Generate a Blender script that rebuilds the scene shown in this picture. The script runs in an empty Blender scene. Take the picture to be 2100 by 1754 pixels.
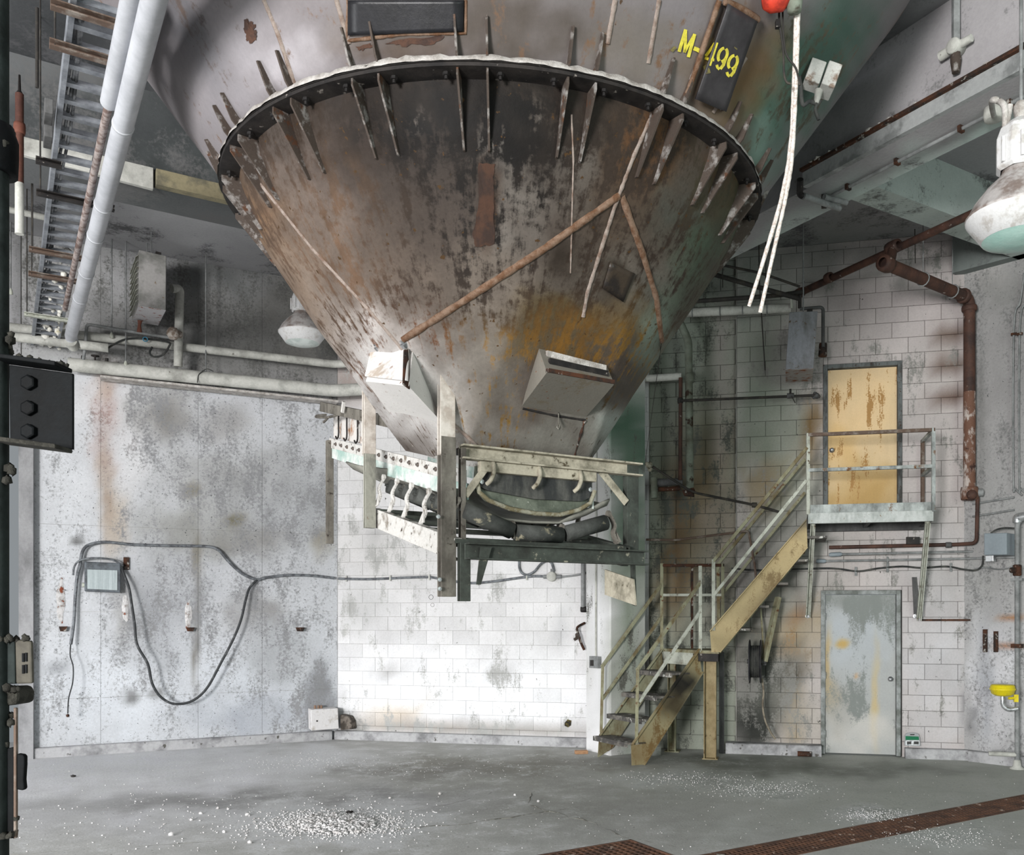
import bpy, bmesh, math, random
import numpy as np
from mathutils import Vector, Matrix
from mathutils.bvhtree import BVHTree
random.seed(4); rng = np.random.default_rng(4)
scn = bpy.context.scene
COL = scn.collection
# ---------------------------------------------------------------- camera, world, lights, exposure
F, CX, HY, ZE = 1850.0, 1210.0, 1255.0, 1.9
cam = bpy.data.cameras.new('camera'); camo = bpy.data.objects.new('camera', cam); COL.objects.link(camo)
camo.location = (0, 0, ZE); camo.rotation_euler = (math.pi/2, 0, 0)
cam.sensor_fit = 'HORIZONTAL'; cam.sensor_width = 36.0; cam.lens = 36.0*F/2100.0
cam.shift_x = (1050-CX)/2100.0; cam.shift_y = (HY-877)/2100.0; cam.clip_start = .05; cam.clip_end = 200
scn.camera = camo
scn.view_settings.view_transform = 'Standard'; scn.view_settings.look = 'None'
scn.view_settings.gamma = 1.0; scn.view_settings.use_curve_mapping = False
scn.view_settings.exposure = -0.12
w = bpy.data.worlds.new('daylight'); scn.world = w; w.use_nodes = True
bg = w.node_tree.nodes['Background']; bg.inputs[0].default_value = (.88, .95, 1.0, 1); bg.inputs[1].default_value = 0.32
def area(name, loc, target, sx, sy, power, col, spread=180):
    L = bpy.data.lights.new(name, 'AREA'); L.shape = 'RECTANGLE'; L.size = sx; L.size_y = sy; L.energy = power; L.color = col
    L.spread = math.radians(spread)
    o = bpy.data.objects.new(name, L); COL.objects.link(o); o.location = loc
    o.rotation_euler = (Vector(target)-Vector(loc)).to_track_quat('-Z', 'Y').to_euler(); return o
area('daylight_left_front_door', (-8.5, 3.6, 3.1), (-1.5, 11.5, 1.2), 2.8, 2.8, 400, (.97, .985, 1.0))
area('daylight_front_door', (-6.0, -9.0, 2.5), (1.5, 10.5, 3.2), 3.0, 3.0, 4000, (1.0, .985, .97))
area('daylight_left_rear_door', (-13.2, 6.6, 3.0), (-1.0, 12.4, .9), 2.4, 2.4, 165, (.98, .99, 1.0), 90)
area('right_fill', (6.0, -1.5, 3.6), (3.0, 11, 3.4), 4.0, 4.0, 330, (.86, 1.0, .91))  # added greenish fill to brighten the right side, not a known door

# ---------------------------------------------------------------- pixel rays and planes of the place
V = Vector
def ray(px, py): return V(((px-CX)/F, 1.0, (HY-py)/F))
EYE = V((0, 0, ZE))
def at(px, py, Y): return EYE + ray(px, py)*Y
def atz(px, py, z): return at(px, py, (z-ZE)*F/(HY-py))
def hit(px, py, pl):
    p, n = pl; d = ray(px, py); return EYE + d*((p-EYE).dot(n)/d.dot(n))
def proj(P):
    P = np.asarray(P); return CX+F*P[..., 0]/P[..., 1], HY-F*(P[..., 2]-ZE)/P[..., 1]
def vplane(p, ang, off=0):      # vertical plane holding p whose run has the plan angle ang (from +Y to +X); off>0 towards the camera
    d = V((math.sin(ang), math.cos(ang), 0)); n = V((d.y, -d.x, 0))
    if n.y > 0: n = -n
    return (V(p)+n*off, n)
R_ = math.radians
G1A = R_(57.4)
G1 = V((math.sin(G1A), math.cos(G1A), 0)); G2 = V((-G1.y, G1.x, 0))
LWA = V((-7.36, 11.68, 0)); LWB = V((-3.785, 13.52, 0)); LWD = (LWB-LWA).normalized(); LWN = V((LWD.y, -LWD.x, 0))
BWD = V((1, -.22, 0)).normalized(); BWN = V((BWD.y, -BWD.x, 0)); BWA = LWB.copy()
def LW(off=0): return (LWA+LWN*off, LWN)
def BW(off=0): return (BWA+BWN*off, BWN)
FLOOR = (V((0, 0, 0)), V((0, 0, 1)))
RWA = V((4.83, 11.62, 0)); RWD = V((.70, -.714, 0)).normalized(); RWN = V((-.714, -.70, 0)).normalized()
def RW(off=0): return (RWA+RWN*off, RWN)
CEIL = 6.8
# ---------------------------------------------------------------- mesh builder
def lin(c):
    c = np.asarray(c, float)/255.0
    return np.where(c <= .04045, c/12.92, ((c+.055)/1.055)**2.4)
class MB:
    def __init__(s): s.v = []; s.f = []; s.sm = []
    def add(s, vs, fs, smooth=False):
        b = len(s.v); s.v += [tuple(x) for x in vs]; s.f += [tuple(b+i for i in f) for f in fs]; s.sm += [smooth]*len(fs); return s
    def obox(s, c, ax, ay, az, sx, sy, sz):
        c = V(c); ax, ay, az = V(ax).normalized()*sx/2, V(ay).normalized()*sy/2, V(az).normalized()*sz/2
        vs = [c+ax*i+ay*j+az*k for k in (-1, 1) for j in (-1, 1) for i in (-1, 1)]
        return s.add(vs, [(0, 2, 3, 1), (4, 5, 7, 6), (0, 1, 5, 4), (2, 6, 7, 3), (0, 4, 6, 2), (1, 3, 7, 5)])
    def bar(s, p, q, wd, ht, up=(0, 0, 1), ext=0):
        p, q = V(p), V(q); d = (q-p).normalized(); p = p-d*ext; q = q+d*ext
        sd = d.cross(V(up))
        if sd.length < 1e-4: sd = d.cross(V((1, 0, 0)))
        sd.normalize(); u = sd.cross(d)
        return s.obox((p+q)/2, d, sd, u, (q-p).length, wd, ht)
    def channel(s, p, q, wd, ht, t=.012, up=(0, 0, 1), flip=1):     # web + two flanges
        p, q = V(p), V(q); d = (q-p).normalized(); sd = d.cross(V(up)).normalized(); u = sd.cross(d); L = (q-p).length; c = (p+q)/2
        s.obox(c, d, sd, u, L, t, ht)
        for k in (-1, 1): s.obox(c+sd*flip*wd/2+u*k*(ht/2-t/2), d, sd, u, L, wd, t)
        return s
    def prism(s, pts, ext):
        n = len(pts); e = V(ext); a = [V(p) for p in pts]
        fs = [tuple(range(n))[::-1], tuple(range(n, 2*n))]+[(i, (i+1) % n, n+(i+1) % n, n+i) for i in range(n)]
        return s.add(a+[p+e for p in a], fs)
    def tube(s, path, r, n=10, caps=True, smooth=True):
        P = [V(p) for p in path]; m = len(P)
        rr = r if hasattr(r, '__len__') else [r]*m
        T = [(P[min(i+1, m-1)]-P[max(i-1, 0)]).normalized() for i in range(m)]
        ref = V((0, 0, 1)) if abs(T[0].z) < .9 else V((1, 0, 0))
        u = T[0].cross(ref).normalized(); vs = []
        for i in range(m):
            u = (u-T[i]*u.dot(T[i])).normalized(); b = T[i].cross(u)
            for k in range(n):
                a = 2*math.pi*k/n; vs.append(P[i]+(u*math.cos(a)+b*math.sin(a))*rr[i])
        fs = [(i*n+k, i*n+(k+1) % n, (i+1)*n+(k+1) % n, (i+1)*n+k) for i in range(m-1) for k in range(n)]
        s.add(vs, fs, smooth)
        if caps: s.add(vs[:n], [tuple(range(n))[::-1]]); s.add(vs[-n:], [tuple(range(n))])
        return s
    def lathe(s, o, axis, prof, n=24, smooth=True, arc=None):
        o = V(o); A = V(axis).normalized(); u = A.cross(V((0, 1, 0)) if abs(A.y) < .9 else V((1, 0, 0))).normalized(); b = A.cross(u)
        vs = [o+A*h+(u*math.cos(2*math.pi*k/n)+b*math.sin(2*math.pi*k/n))*max(r, 1e-4) for r, h in prof for k in range(n)]
        fs = [(i*n+k, i*n+(k+1) % n, (i+1)*n+(k+1) % n, (i+1)*n+k) for i in range(len(prof)-1) for k in range(n)]
        return s.add(vs, fs, smooth)
    def cyl(s, p, q, r, n=12, smooth=True): return s.tube([p, q], r, n, True, smooth)
    def ball(s, c, r, n=8, sq=(1, 1, 1), jit=0):
        vs = []; fs = []; m = max(4, n//2+1)
        for i in range(m):
            t = math.pi*i/(m-1)
            for k in range(n):
                a = 2*math.pi*k/n; q = r*(1+random.uniform(-jit, jit))
                vs.append((c[0]+q*sq[0]*math.sin(t)*math.cos(a), c[1]+q*sq[1]*math.sin(t)*math.sin(a), c[2]+q*sq[2]*math.cos(t)))
        fs = [(i*n+k, (i+1)*n+k, (i+1)*n+(k+1) % n, i*n+(k+1) % n) for i in range(m-1) for k in range(n)]
        return s.add(vs, fs, True)
    def mesh(s, name):
        me = bpy.data.meshes.new(name); me.from_pydata(s.v, [], s.f)
        me.polygons.foreach_set('use_smooth', s.sm); me.update(); return me
    def build(s, name, m, parent=None, bevel=0, recalc=True):
        me = s.mesh(name)
        if recalc:
            b = bmesh.new(); b.from_mesh(me); bmesh.ops.recalc_face_normals(b, faces=b.faces); b.to_mesh(me); b.free()
        return link(name, me, m, parent, bevel)
def link(name, me, m, parent=None, bevel=0):
    o = bpy.data.objects.new(name, me); COL.objects.link(o)
    if m is not None and not me.materials: me.materials.append(m)
    if parent is not None:
        o.parent = parent
        M = Matrix.Identity(4); p = parent
        while p is not None: M = Matrix.Translation(p.location) @ M; p = p.parent
        o.matrix_parent_inverse = Matrix.Translation(-M.translation) if parent.type == 'EMPTY' else Matrix.Identity(4)
    if bevel:
        b = o.modifiers.new('edge', 'BEVEL'); b.width = bevel; b.segments = 2; b.limit_method = 'ANGLE'; b.angle_limit = R_(40); b.harden_normals = False
    return o
def tag(o, label=None, cat=None, group=None, kind=None):
    if label: o['label'] = label
    if cat: o['category'] = cat
    if group: o['group'] = group
    if kind: o['kind'] = kind
    return o
def thing(name, loc, label, cat, group=None):
    o = bpy.data.objects.new(name, None); COL.objects.link(o); o.location = loc; o.empty_display_size = .1
    return tag(o, label, cat, group)
def struct(o): o['kind'] = 'structure'; return o
def inst(src, loc, parent=None, rot=None):       # a linked copy of a piece whose mesh is built about its own origin
    o = src.copy(); COL.objects.link(o)
    if parent is not None:
        o.parent = parent
        if parent.type == 'EMPTY': o.matrix_parent_inverse = Matrix.Translation(-V(parent.location))
        else: o.matrix_parent_inverse = Matrix.Identity(4)
    o.location = loc
    if rot is not None: o.rotation_euler = rot
    return o
def arc_path(pts, n=8):       # Catmull-Rom through the points
    P = [V(p) for p in pts]; out = []
    for i in range(len(P)-1):
        p0, p1, p2, p3 = P[max(i-1, 0)], P[i], P[i+1], P[min(i+2, len(P)-1)]
        for k in range(n):
            t = k/n; out.append(.5*((2*p1)+(p2-p0)*t+(2*p0-5*p1+4*p2-p3)*t*t+(3*p1-p0-3*p2+p3)*t**3))
    out.append(P[-1]); return out
def elbows(pts, r, n=5):      # polyline with rounded corners
    P = [V(p) for p in pts]; out = [P[0]]
    for i in range(1, len(P)-1):
        a = (P[i-1]-P[i]); b = (P[i+1]-P[i]); q = min(r, a.length*.45, b.length*.45); a.normalize(); b.normalize()
        A = P[i]+a*q; B = P[i]+b*q
        for k in range(n+1):
            t = k/n; out.append(A*(1-t)**2+P[i]*2*t*(1-t)+B*t*t)
    out.append(P[-1]); return out
# ---------------------------------------------------------------- materials
def nd(nt, t, **kw):
    n = nt.nodes.new(t)
    for k, v in kw.items():
        if k.startswith('i_'):
            key = k[2:]; n.inputs[int(key) if key.isdigit() else key].default_value = v
        else: setattr(n, k, v)
    return n
def mixc(nt, a, b, f, mode='MIX'):
    m = nd(nt, 'ShaderNodeMix', data_type='RGBA', blend_type=mode); L = nt.links
    for sock, val in ((0, f), (6, a), (7, b)):
        if hasattr(val, 'links'): L.new(val, m.inputs[sock])
        elif sock == 0: m.inputs[0].default_value = val
        else: m.inputs[sock].default_value = (*val, 1)
    return m.outputs[2]
def math_(nt, op, a, b=None, clamp=False):
    m = nd(nt, 'ShaderNodeMath', operation=op, use_clamp=clamp)
    for i, x in enumerate((a, b)):
        if x is None: continue
        if hasattr(x, 'links'): nt.links.new(x, m.inputs[i])
        else: m.inputs[i].default_value = x
    return m.outputs[0]
def noise(nt, vec, scale, detail=6, rough=.6, stretch=None):
    if stretch:
        mp = nd(nt, 'ShaderNodeMapping'); mp.inputs['Scale'].default_value = stretch; nt.links.new(vec, mp.inputs[0]); vec = mp.outputs[0]
    n = nd(nt, 'ShaderNodeTexNoise'); n.inputs['Scale'].default_value = scale; n.inputs['Detail'].default_value = detail; n.inputs['Roughness'].default_value = rough
    nt.links.new(vec, n.inputs['Vector']); return n.outputs['Fac']
def mask(nt, n, thr, soft):      # 0..1 where noise > thr
    mr = nd(nt, 'ShaderNodeMapRange', clamp=True); nt.links.new(n, mr.inputs[0])
    mr.inputs[1].default_value = thr-soft; mr.inputs[2].default_value = thr+soft; return mr.outputs[0]
def begin(name, rough, metal):
    m = bpy.data.materials.new(name); m.use_nodes = True; nt = m.node_tree; b = nt.nodes['Principled BSDF']
    b.inputs['Roughness'].default_value = rough; b.inputs['Metallic'].default_value = metal; b.inputs['Specular IOR Level'].default_value = .3
    return m, nt, b
def bumpit(nt, b, h, strength, dist):
    bp = nd(nt, 'ShaderNodeBump'); bp.inputs['Strength'].default_value = strength; bp.inputs['Distance'].default_value = dist
    nt.links.new(h, bp.inputs['Height']); nt.links.new(bp.outputs[0], b.inputs['Normal'])
def mat(name, c1, c2=None, scale=6, thr=.52, soft=.06, stretch=None, rough=.75, metal=0, var=.35, bump=.25, bd=.01, c3=None, thr3=.62, scale3=30, bits=True):
    m, nt, b = begin(name, rough, metal)
    tc = nd(nt, 'ShaderNodeTexCoord').outputs['Object']
    n1 = noise(nt, tc, scale, 9, .65, stretch); nf = noise(nt, tc, scale*7, 5, .7)
    col = tuple(lin(c1))
    if c2 is not None: col = mixc(nt, col, tuple(lin(c2)), mask(nt, n1, thr, soft))
    if c3 is not None: col = mixc(nt, col, tuple(lin(c3)), mask(nt, noise(nt, tc, scale3, 4, .6), thr3, .03))
    v = math_(nt, 'ADD', math_(nt, 'MULTIPLY', nf, var*2), 1-var)
    cc = nd(nt, 'ShaderNodeCombineColor'); [nt.links.new(v, cc.inputs[i]) for i in range(3)]
    col = mixc(nt, col, cc.outputs[0], 1.0, 'MULTIPLY')
    nt.links.new(col, b.inputs['Base Color'])
    if bump: bumpit(nt, b, math_(nt, 'ADD', n1, math_(nt, 'MULTIPLY', nf, .5)), bump, bd)
    return m
def painted(name, coord='Object', streak=(1, 1, .25), scale=5, fine=60, rough=.8, metal=0, var=.3, bump=.35, bd=.012, soft=.05, speck=None, ws=2.3, wf=.9, wfine=None):
    """two baked colours ('Col', 'Col2') and a wear amount; where wear meets streaky noise the second colour shows"""
    m, nt, b = begin(name, rough, metal)
    t = nd(nt, 'ShaderNodeTexCoord'); oc = t.outputs['Object']; tc = t.outputs[coord]
    a1 = nd(nt, 'ShaderNodeAttribute', attribute_name='Col').outputs['Color']
    a2 = nd(nt, 'ShaderNodeAttribute', attribute_name='Col2').outputs['Color']
    wr = nd(nt, 'ShaderNodeAttribute', attribute_name='Wear').outputs['Fac']
    ns = noise(nt, tc, scale, 10, .68, streak); nf = noise(nt, oc, fine, 5, .7)
    nn = math_(nt, 'ADD', math_(nt, 'MULTIPLY', math_(nt, 'SUBTRACT', ns, .5), ws), math_(nt, 'MULTIPLY', math_(nt, 'SUBTRACT', noise(nt, oc, wfine, 6, .7) if wfine else nf, .5), wf))
    k = math_(nt, 'ADD', nn, math_(nt, 'SUBTRACT', wr, .5))
    mk = mask(nt, k, 0.0, soft)
    col = mixc(nt, a1, a2, mk)
    nl = noise(nt, oc, 1.7, 4, .6)
    v = math_(nt, 'ADD', math_(nt, 'ADD', math_(nt, 'MULTIPLY', nf, var*1.2), math_(nt, 'MULTIPLY', ns, var)), 1-var*1.1)
    v = math_(nt, 'MULTIPLY', v, math_(nt, 'ADD', math_(nt, 'MULTIPLY', nl, var), 1-var*.5))
    cc = nd(nt, 'ShaderNodeCombineColor'); [nt.links.new(v, cc.inputs[i]) for i in range(3)]
    col = mixc(nt, col, cc.outputs[0], 1.0, 'MULTIPLY')
    if speck:
        sc, cl, th = speck
        col = mixc(nt, col, tuple(lin(cl)), mask(nt, noise(nt, oc, sc, 3, .5), th, .015))
    h = math_(nt, 'ADD', math_(nt, 'MULTIPLY', mk, -.35), math_(nt, 'ADD', nf, math_(nt, 'MULTIPLY', ns, .5)))
    nt.links.new(col, b.inputs['Base Color']); bumpit(nt, b, h, bump, bd); return m
def paint(me, base, blobs=(), base2=(90, 90, 90), blobs2=(), wear=.2, wblobs=(), jitter=0):
    """bake the colour fields (stains, some light and shade) on a mesh: blobs = (px, py, rx, ry, colour or value, amount[, angle])"""
    n = len(me.vertices); co = np.empty(n*3, np.float32); me.vertices.foreach_get('co', co); P = co.reshape(-1, 3)
    px, py = proj(P)
    wx = 9*np.sin(px/23+py/41+1)+6*np.sin(px/11-py/17+2)+3.5*np.sin(px/5.3+py/7.1); wy = 10*np.sin(py/29-px/37+4)+6*np.sin(py/13+px/19+.5)+3.5*np.sin(py/6.1-px/8.3+2)
    gm = 1+.28*np.sin(px/31+1.3*np.sin(py/27))*np.sin(py/37+1.7*np.sin(px/22))
    def fld(b0, bl, dim):
        out = np.tile(np.atleast_1d(np.asarray(b0, float)), (n, 1))
        for q in bl:
            x, y, rx, ry, c, a = q[:6]; k = min(1, rx/45, ry/45)+.15; dx, dy = px-x+wx*k, py-y+wy*k
            if len(q) > 6: th = R_(q[6]); dx, dy = dx*math.cos(th)+dy*math.sin(th), -dx*math.sin(th)+dy*math.cos(th)
            g = np.clip(gm*a*np.exp(-(((dx/rx)**2+(dy/ry)**2)**1.6)), 0, 1)[:, None]
            out = out*(1-g)+np.atleast_1d(np.asarray(c, float))*g
        return out
    for nm, b0, bl in (('Col', base, blobs), ('Col2', base2, blobs2)):
        c = lin(fld(b0, bl, 3))*(1+jitter)
        at_ = me.attributes.new(nm, 'FLOAT_COLOR', 'POINT'); at_.data.foreach_set('color', np.c_[c, np.ones(n)].astype(np.float32).ravel())
    wv = fld(wear, wblobs, 1)[:, 0]
    at_ = me.attributes.new('Wear', 'FLOAT', 'POINT'); at_.data.foreach_set('value', wv.astype(np.float32))
# ---------------------------------------------------------------- materials in use
M_FLOOR = painted('floor_concrete', streak=(1, 1, 1), scale=3.4, fine=42, rough=.75, var=.4, bump=.3, bd=.012, soft=.22, ws=2.0, wf=1.5, wfine=24, speck=(30, (104, 104, 100), .70))
M_WALL = painted('wall_concrete', streak=(1, 1, .45), scale=4.2, fine=34, rough=.9, var=.34, bump=.4, bd=.012, soft=.2, speck=(45, (74, 76, 78), .69), ws=2.1, wf=1.7, wfine=30)
M_BLOCK = painted('painted_block', streak=(1, 1, .45), scale=3.6, fine=44, rough=.85, var=.32, bump=.35, bd=.008, soft=.12, speck=(24, (62, 60, 56), .745))
M_JOINT = mat('block_joint_mortar', (190, 188, 185), (150, 148, 143), scale=2.5, thr=.55, soft=.2, var=.25)
M_JOINTD = mat('block_joint_bare', (130, 128, 123), (74, 77, 71), scale=1.6, thr=.5, soft=.2, var=.25)
M_CURB = mat('curb_concrete', (168, 168, 170), (112, 112, 114), scale=3, thr=.55, soft=.1, var=.3, c3=(80, 78, 74), thr3=.66, scale3=9)
M_CEIL = painted('ceiling_concrete', streak=(1, 1, 1), scale=1.6, fine=30, rough=.9, var=.3, bump=.25, soft=.14)
M_COL = painted('column_concrete', streak=(1, 1, .4), scale=3, fine=60, rough=.9, var=.22, bump=.3, soft=.1)
M_DARK = mat('pit_dark', (26, 24, 22), var=.3)
M_JAMB = mat('jamb_steel', (96, 100, 100), (62, 62, 60), scale=9, stretch=(1, 1, .3), thr=.55, var=.3, c3=(60, 40, 28), thr3=.64)

def gridmesh(name, o, ux, uy, lx, ly, step):
    o, ux, uy = V(o), V(ux), V(uy); nx = max(1, int(lx/step)); ny = max(1, int(ly/step))
    vs = [o+ux*(lx*i/nx)+uy*(ly*j/ny) for j in range(ny+1) for i in range(nx+1)]
    fs = [(j*(nx+1)+i, j*(nx+1)+i+1, (j+1)*(nx+1)+i+1, (j+1)*(nx+1)+i) for j in range(ny) for i in range(nx)]
    me = bpy.data.meshes.new(name); me.from_pydata([tuple(v) for v in vs], [], fs); me.update(); return me
UP = V((0, 0, 1))
# ---------------------------------------------------------------- floor with its two grated trenches
def st(s, t, z=0): return G1*s+G2*t+UP*z
PITS = [(4.40, 13.5, 5.06, 5.47), (1.3, 4.342, 4.55, 6.156)]
def breaks(lo, hi, step, extra):
    b = sorted(set([round(x, 4) for x in list(np.arange(lo, hi, step))+list(extra)+[hi]])); return b
ss = breaks(-11, 13.5, .14, [4.40, 4.342, 1.3]); ts = breaks(-6, 15.6, .14, [5.06, 5.47, 4.55, 6.156])
vs = [st(s, t) for t in ts for s in ss]; fs = []; ns = len(ss)
for j in range(len(ts)-1):
    for i in range(ns-1):
        s_, t_ = (ss[i]+ss[i+1])/2, (ts[j]+ts[j+1])/2
        if any(a < s_ < b and c < t_ < d for a, b, c, d in PITS): continue
        fs.append((j*ns+i, j*ns+i+1, (j+1)*ns+i+1, (j+1)*ns+i))
me = bpy.data.meshes.new('floor'); me.from_pydata([tuple(v) for v in vs], [], fs); me.update()
W_ = (226, 226, 230)
paint(me, (170, 170, 167), [
    (250, 1600, 460, 120, (206, 206, 210), .9), (1900, 1600, 600, 130, (172, 175, 168), .75), (1150, 1600, 330, 60, (146, 146, 138), .55),  # pale left part carries daylight in its colour, along with white dust
    (690, 1690, 190, 40, (236, 236, 238), .95), (640, 1562, 130, 24, W_, .7), (240, 1562, 150, 16, (205, 205, 212), .6), (1400, 1596, 170, 20, (206, 210, 206), .8), (1570, 1619, 130, 20, (214, 218, 214), .85),
    (1790, 1673, 76, 17, W_, 1), (1930, 1718, 110, 24, (198, 202, 200), .8), (820, 1650, 260, 26, (170, 170, 172), .6), (1300, 1690, 300, 50, (150, 150, 146), .5),
    (480, 1640, 420, 18, (128, 127, 126), .6, -2), (1010, 1570, 260, 18, (116, 114, 104), .6), (820, 1585, 200, 16, (120, 118, 112), .5), (1120, 1660, 180, 20, (140, 140, 134), .5),  # long dark band at left is a painted shadow
    (1700, 1580, 300, 14, (92, 96, 88), .6), (1500, 1560, 170, 14, (84, 88, 80), .6), (1500, 1700, 60, 20, (170, 172, 168), .6)],
    base2=(190, 191, 192), blobs2=[(1800, 1620, 600, 140, (146, 149, 144), .9)], wear=.24,
    wblobs=[(690, 1690, 230, 55, .8, 1), (1790, 1672, 90, 18, .7, 1), (1560, 1615, 140, 22, .62, 1), (1400, 1595, 160, 20, .6, 1), (240, 1570, 240, 40, .6, 1), (1920, 1715, 110, 30, .6, 1), (1000, 1600, 300, 60, .22, .8), (1900, 1590, 300, 30, .22, .9), (600, 1565, 200, 30, .55, 1)])
fl = struct(link('floor', me, M_FLOOR))
mb = MB()
for a, b, c, d in PITS:
    for p, q in (((a, c), (b, c)), ((b, c), (b, d)), ((b, d), (a, d)), ((a, d), (a, c))): mb.add([st(*p), st(*q), st(*q, -.45), st(*p, -.45)], [(0, 1, 2, 3)])
    mb.add([st(a, c, -.45), st(b, c, -.45), st(b, d, -.45), st(a, d, -.45)], [(0, 1, 2, 3)])
mb.build('pit_lining', M_DARK, fl)
# cracks: thin raised-edge hairlines are cut as shallow dark ribbons lying in the slab surface
M_CRACK = mat('crack_grit', (92, 90, 84), (150, 148, 140), scale=12, var=.4)
def crack(pts, wd=.006):
    P = [hit(x, y, FLOOR) for x, y in pts]; out = []
    for i in range(len(P)-1):
        for k in range(6): q = P[i].lerp(P[i+1], k/6); out.append(q+V((random.uniform(-.02, .02), random.uniform(-.03, .03), 0)))
    out.append(P[-1]); m = MB(); m.tube([p+V((0, 0, -.003)) for p in out], [wd*random.uniform(.5, 1.5) for _ in out], 4, False)
    return tag(m.build('floor_crack', M_CRACK, fl), kind='stuff')
crack([(820, 1700), (960, 1690), (1126, 1665)], .007); crack([(1088, 1628), (1087, 1652), (1126, 1665)], .008); crack([(1126, 1665), (1220, 1690), (1290, 1720)], .008); crack([(800, 1668), (920, 1650), (1008, 1626)], .004); crack([(1126, 1665), (1185, 1656)], .004)
crack([(0, 1754), (330, 1735), (640, 1712)], .004); crack([(1310, 1722), (1440, 1748), (1500, 1754)], .004); crack([(860, 1552), (1060, 1548), (1200, 1540)], .004)
# ---------------------------------------------------------------- ceiling, girders and beams
CEN = V((-.70, 6.87, 0)); CS, CT = CEN.dot(G1), CEN.dot(G2)
vs = []; fs = []
ss2 = list(np.arange(-9, 13.01, .5)); ts2 = list(np.arange(-3, 16.01, .5))
vs = [st(s, t, CEIL) for t in ts2 for s in ss2]; ns = len(ss2)
for j in range(len(ts2)-1):
    for i in range(ns-1):
        if math.hypot(ss2[i]+.25-CS, ts2[j]+.25-CT) < 3.0: continue
        fs.append((j*ns+i, (j+1)*ns+i, (j+1)*ns+i+1, j*ns+i+1))
me = bpy.data.meshes.new('ceiling'); me.from_pydata([tuple(v) for v in vs], [], fs); me.update()
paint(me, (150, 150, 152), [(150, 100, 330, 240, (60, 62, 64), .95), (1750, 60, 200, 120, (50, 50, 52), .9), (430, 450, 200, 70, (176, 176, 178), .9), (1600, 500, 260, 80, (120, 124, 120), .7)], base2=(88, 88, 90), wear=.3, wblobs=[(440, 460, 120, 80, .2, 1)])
struct(link('ceiling', me, M_CEIL))
mb = MB(); zt = CEIL+.3; a = [st(-9, -3, CEIL+.02), st(13, -3, CEIL+.02), st(13, 16, CEIL+.02), st(-9, 16, CEIL+.02)]
GS0, GS1, GT0, GT1, GZ = 6.32, 6.85, 9.38, 9.9, 5.9
def girder(name, o, ux, uy, lx, blobs, blobs2, wear, wb, base):
    g = gridmesh(name, o, ux, UP, lx, CEIL-GZ, .12); n0 = len(g.vertices)
    vs = [tuple(v.co) for v in g.vertices]; fs = [tuple(p.vertices) for p in g.polygons]
    b = len(vs); q = [V(o), V(o)+V(ux)*lx, V(o)+V(ux)*lx+V(uy), V(o)+V(uy)]
    nx = int(lx/.2)
    for k in (0, 1, 2, 3):
        for i in range(nx+1): vs.append(tuple(V(o)+V(ux)*(lx*i/nx)+V(uy)*(k/3)))
    for k in range(3):
        for i in range(nx): fs.append((b+k*(nx+1)+i, b+(k+1)*(nx+1)+i, b+(k+1)*(nx+1)+i+1, b+k*(nx+1)+i+1))
    c = len(vs); h = UP*(CEIL-GZ); vs += [tuple(x) for x in (q[3], q[2], q[2]+h, q[3]+h, q[0], q[0]+h, q[1], q[1]+h)]
    fs += [(c, c+1, c+2, c+3), (c+4, c, c+3, c+5), (c+6, c+7, c+2, c+1)]
    me = bpy.data.meshes.new(name); me.from_pydata(vs, [], fs); me.update()
    paint(me, base, blobs, (96, 96, 96), blobs2, wear, wb); return struct(link(name, me, M_CEIL))
girder('trim_1', st(GS0, -1, GZ), G2, G1*(GS1-GS0), GT1+1, [(1650, 250, 140, 260, (104, 106, 108), .6, 25), (1850, 390, 500, 55, (178, 194, 188), .95, -26)], [], .22, [], (156, 153, 155))  # first blob paints the hopper's cast shadow on the girder face
girder('trim_2', st(-7, GT0, GZ), G1, G2*(GT1-GT0), GS0+7, [(360, 310, 190, 110, (62, 66, 66), .95), (200, 240, 300, 70, (64, 67, 68), .9)], [], .35, [], (100, 102, 103))
# secondary beams beyond the right girder, at the head of the right wall
def beam(name, p, q, wd, z0, z1, m, base):
    p, q = V(p), V(q); d = (q-p).normalized(); n = V((-d.y, d.x, 0)); mb = MB(); L = (q-p).length; k = max(1, int(L/.25)); vs = []; fs = []
    for i in range(k+1):
        c = p+d*(L*i/k); c = V((c.x, c.y, 0))
        for off, z in ((-wd/2, z1), (-wd/2, z0), (wd/2, z0), (wd/2, z1)): vs.append(c+n*off+UP*z)
    for i in range(k):
        for j in range(3): fs.append((i*4+j, i*4+j+1, i*4+4+j+1, i*4+4+j))
    fs += [(0, 1, 2, 3), (k*4+3, k*4+2, k*4+1, k*4)]
    me = bpy.data.meshes.new(name); me.from_pydata([tuple(v) for v in vs], [], fs); me.update(); paint(me, base, [], (92, 94, 92), [], .3); return struct(link(name, me, m))
P1 = atz(1770, 396, 6.25); beam('trim_3', P1-G1*.35, P1+G1*3.2, .34, 6.25, CEIL, M_CEIL, (172, 182, 178))
P2 = atz(1850, 380, 6.5); beam('trim_4', P2-G1*.4, P2+G1*3.2, .16, 6.5, CEIL, M_CEIL, (132, 140, 136))
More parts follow.
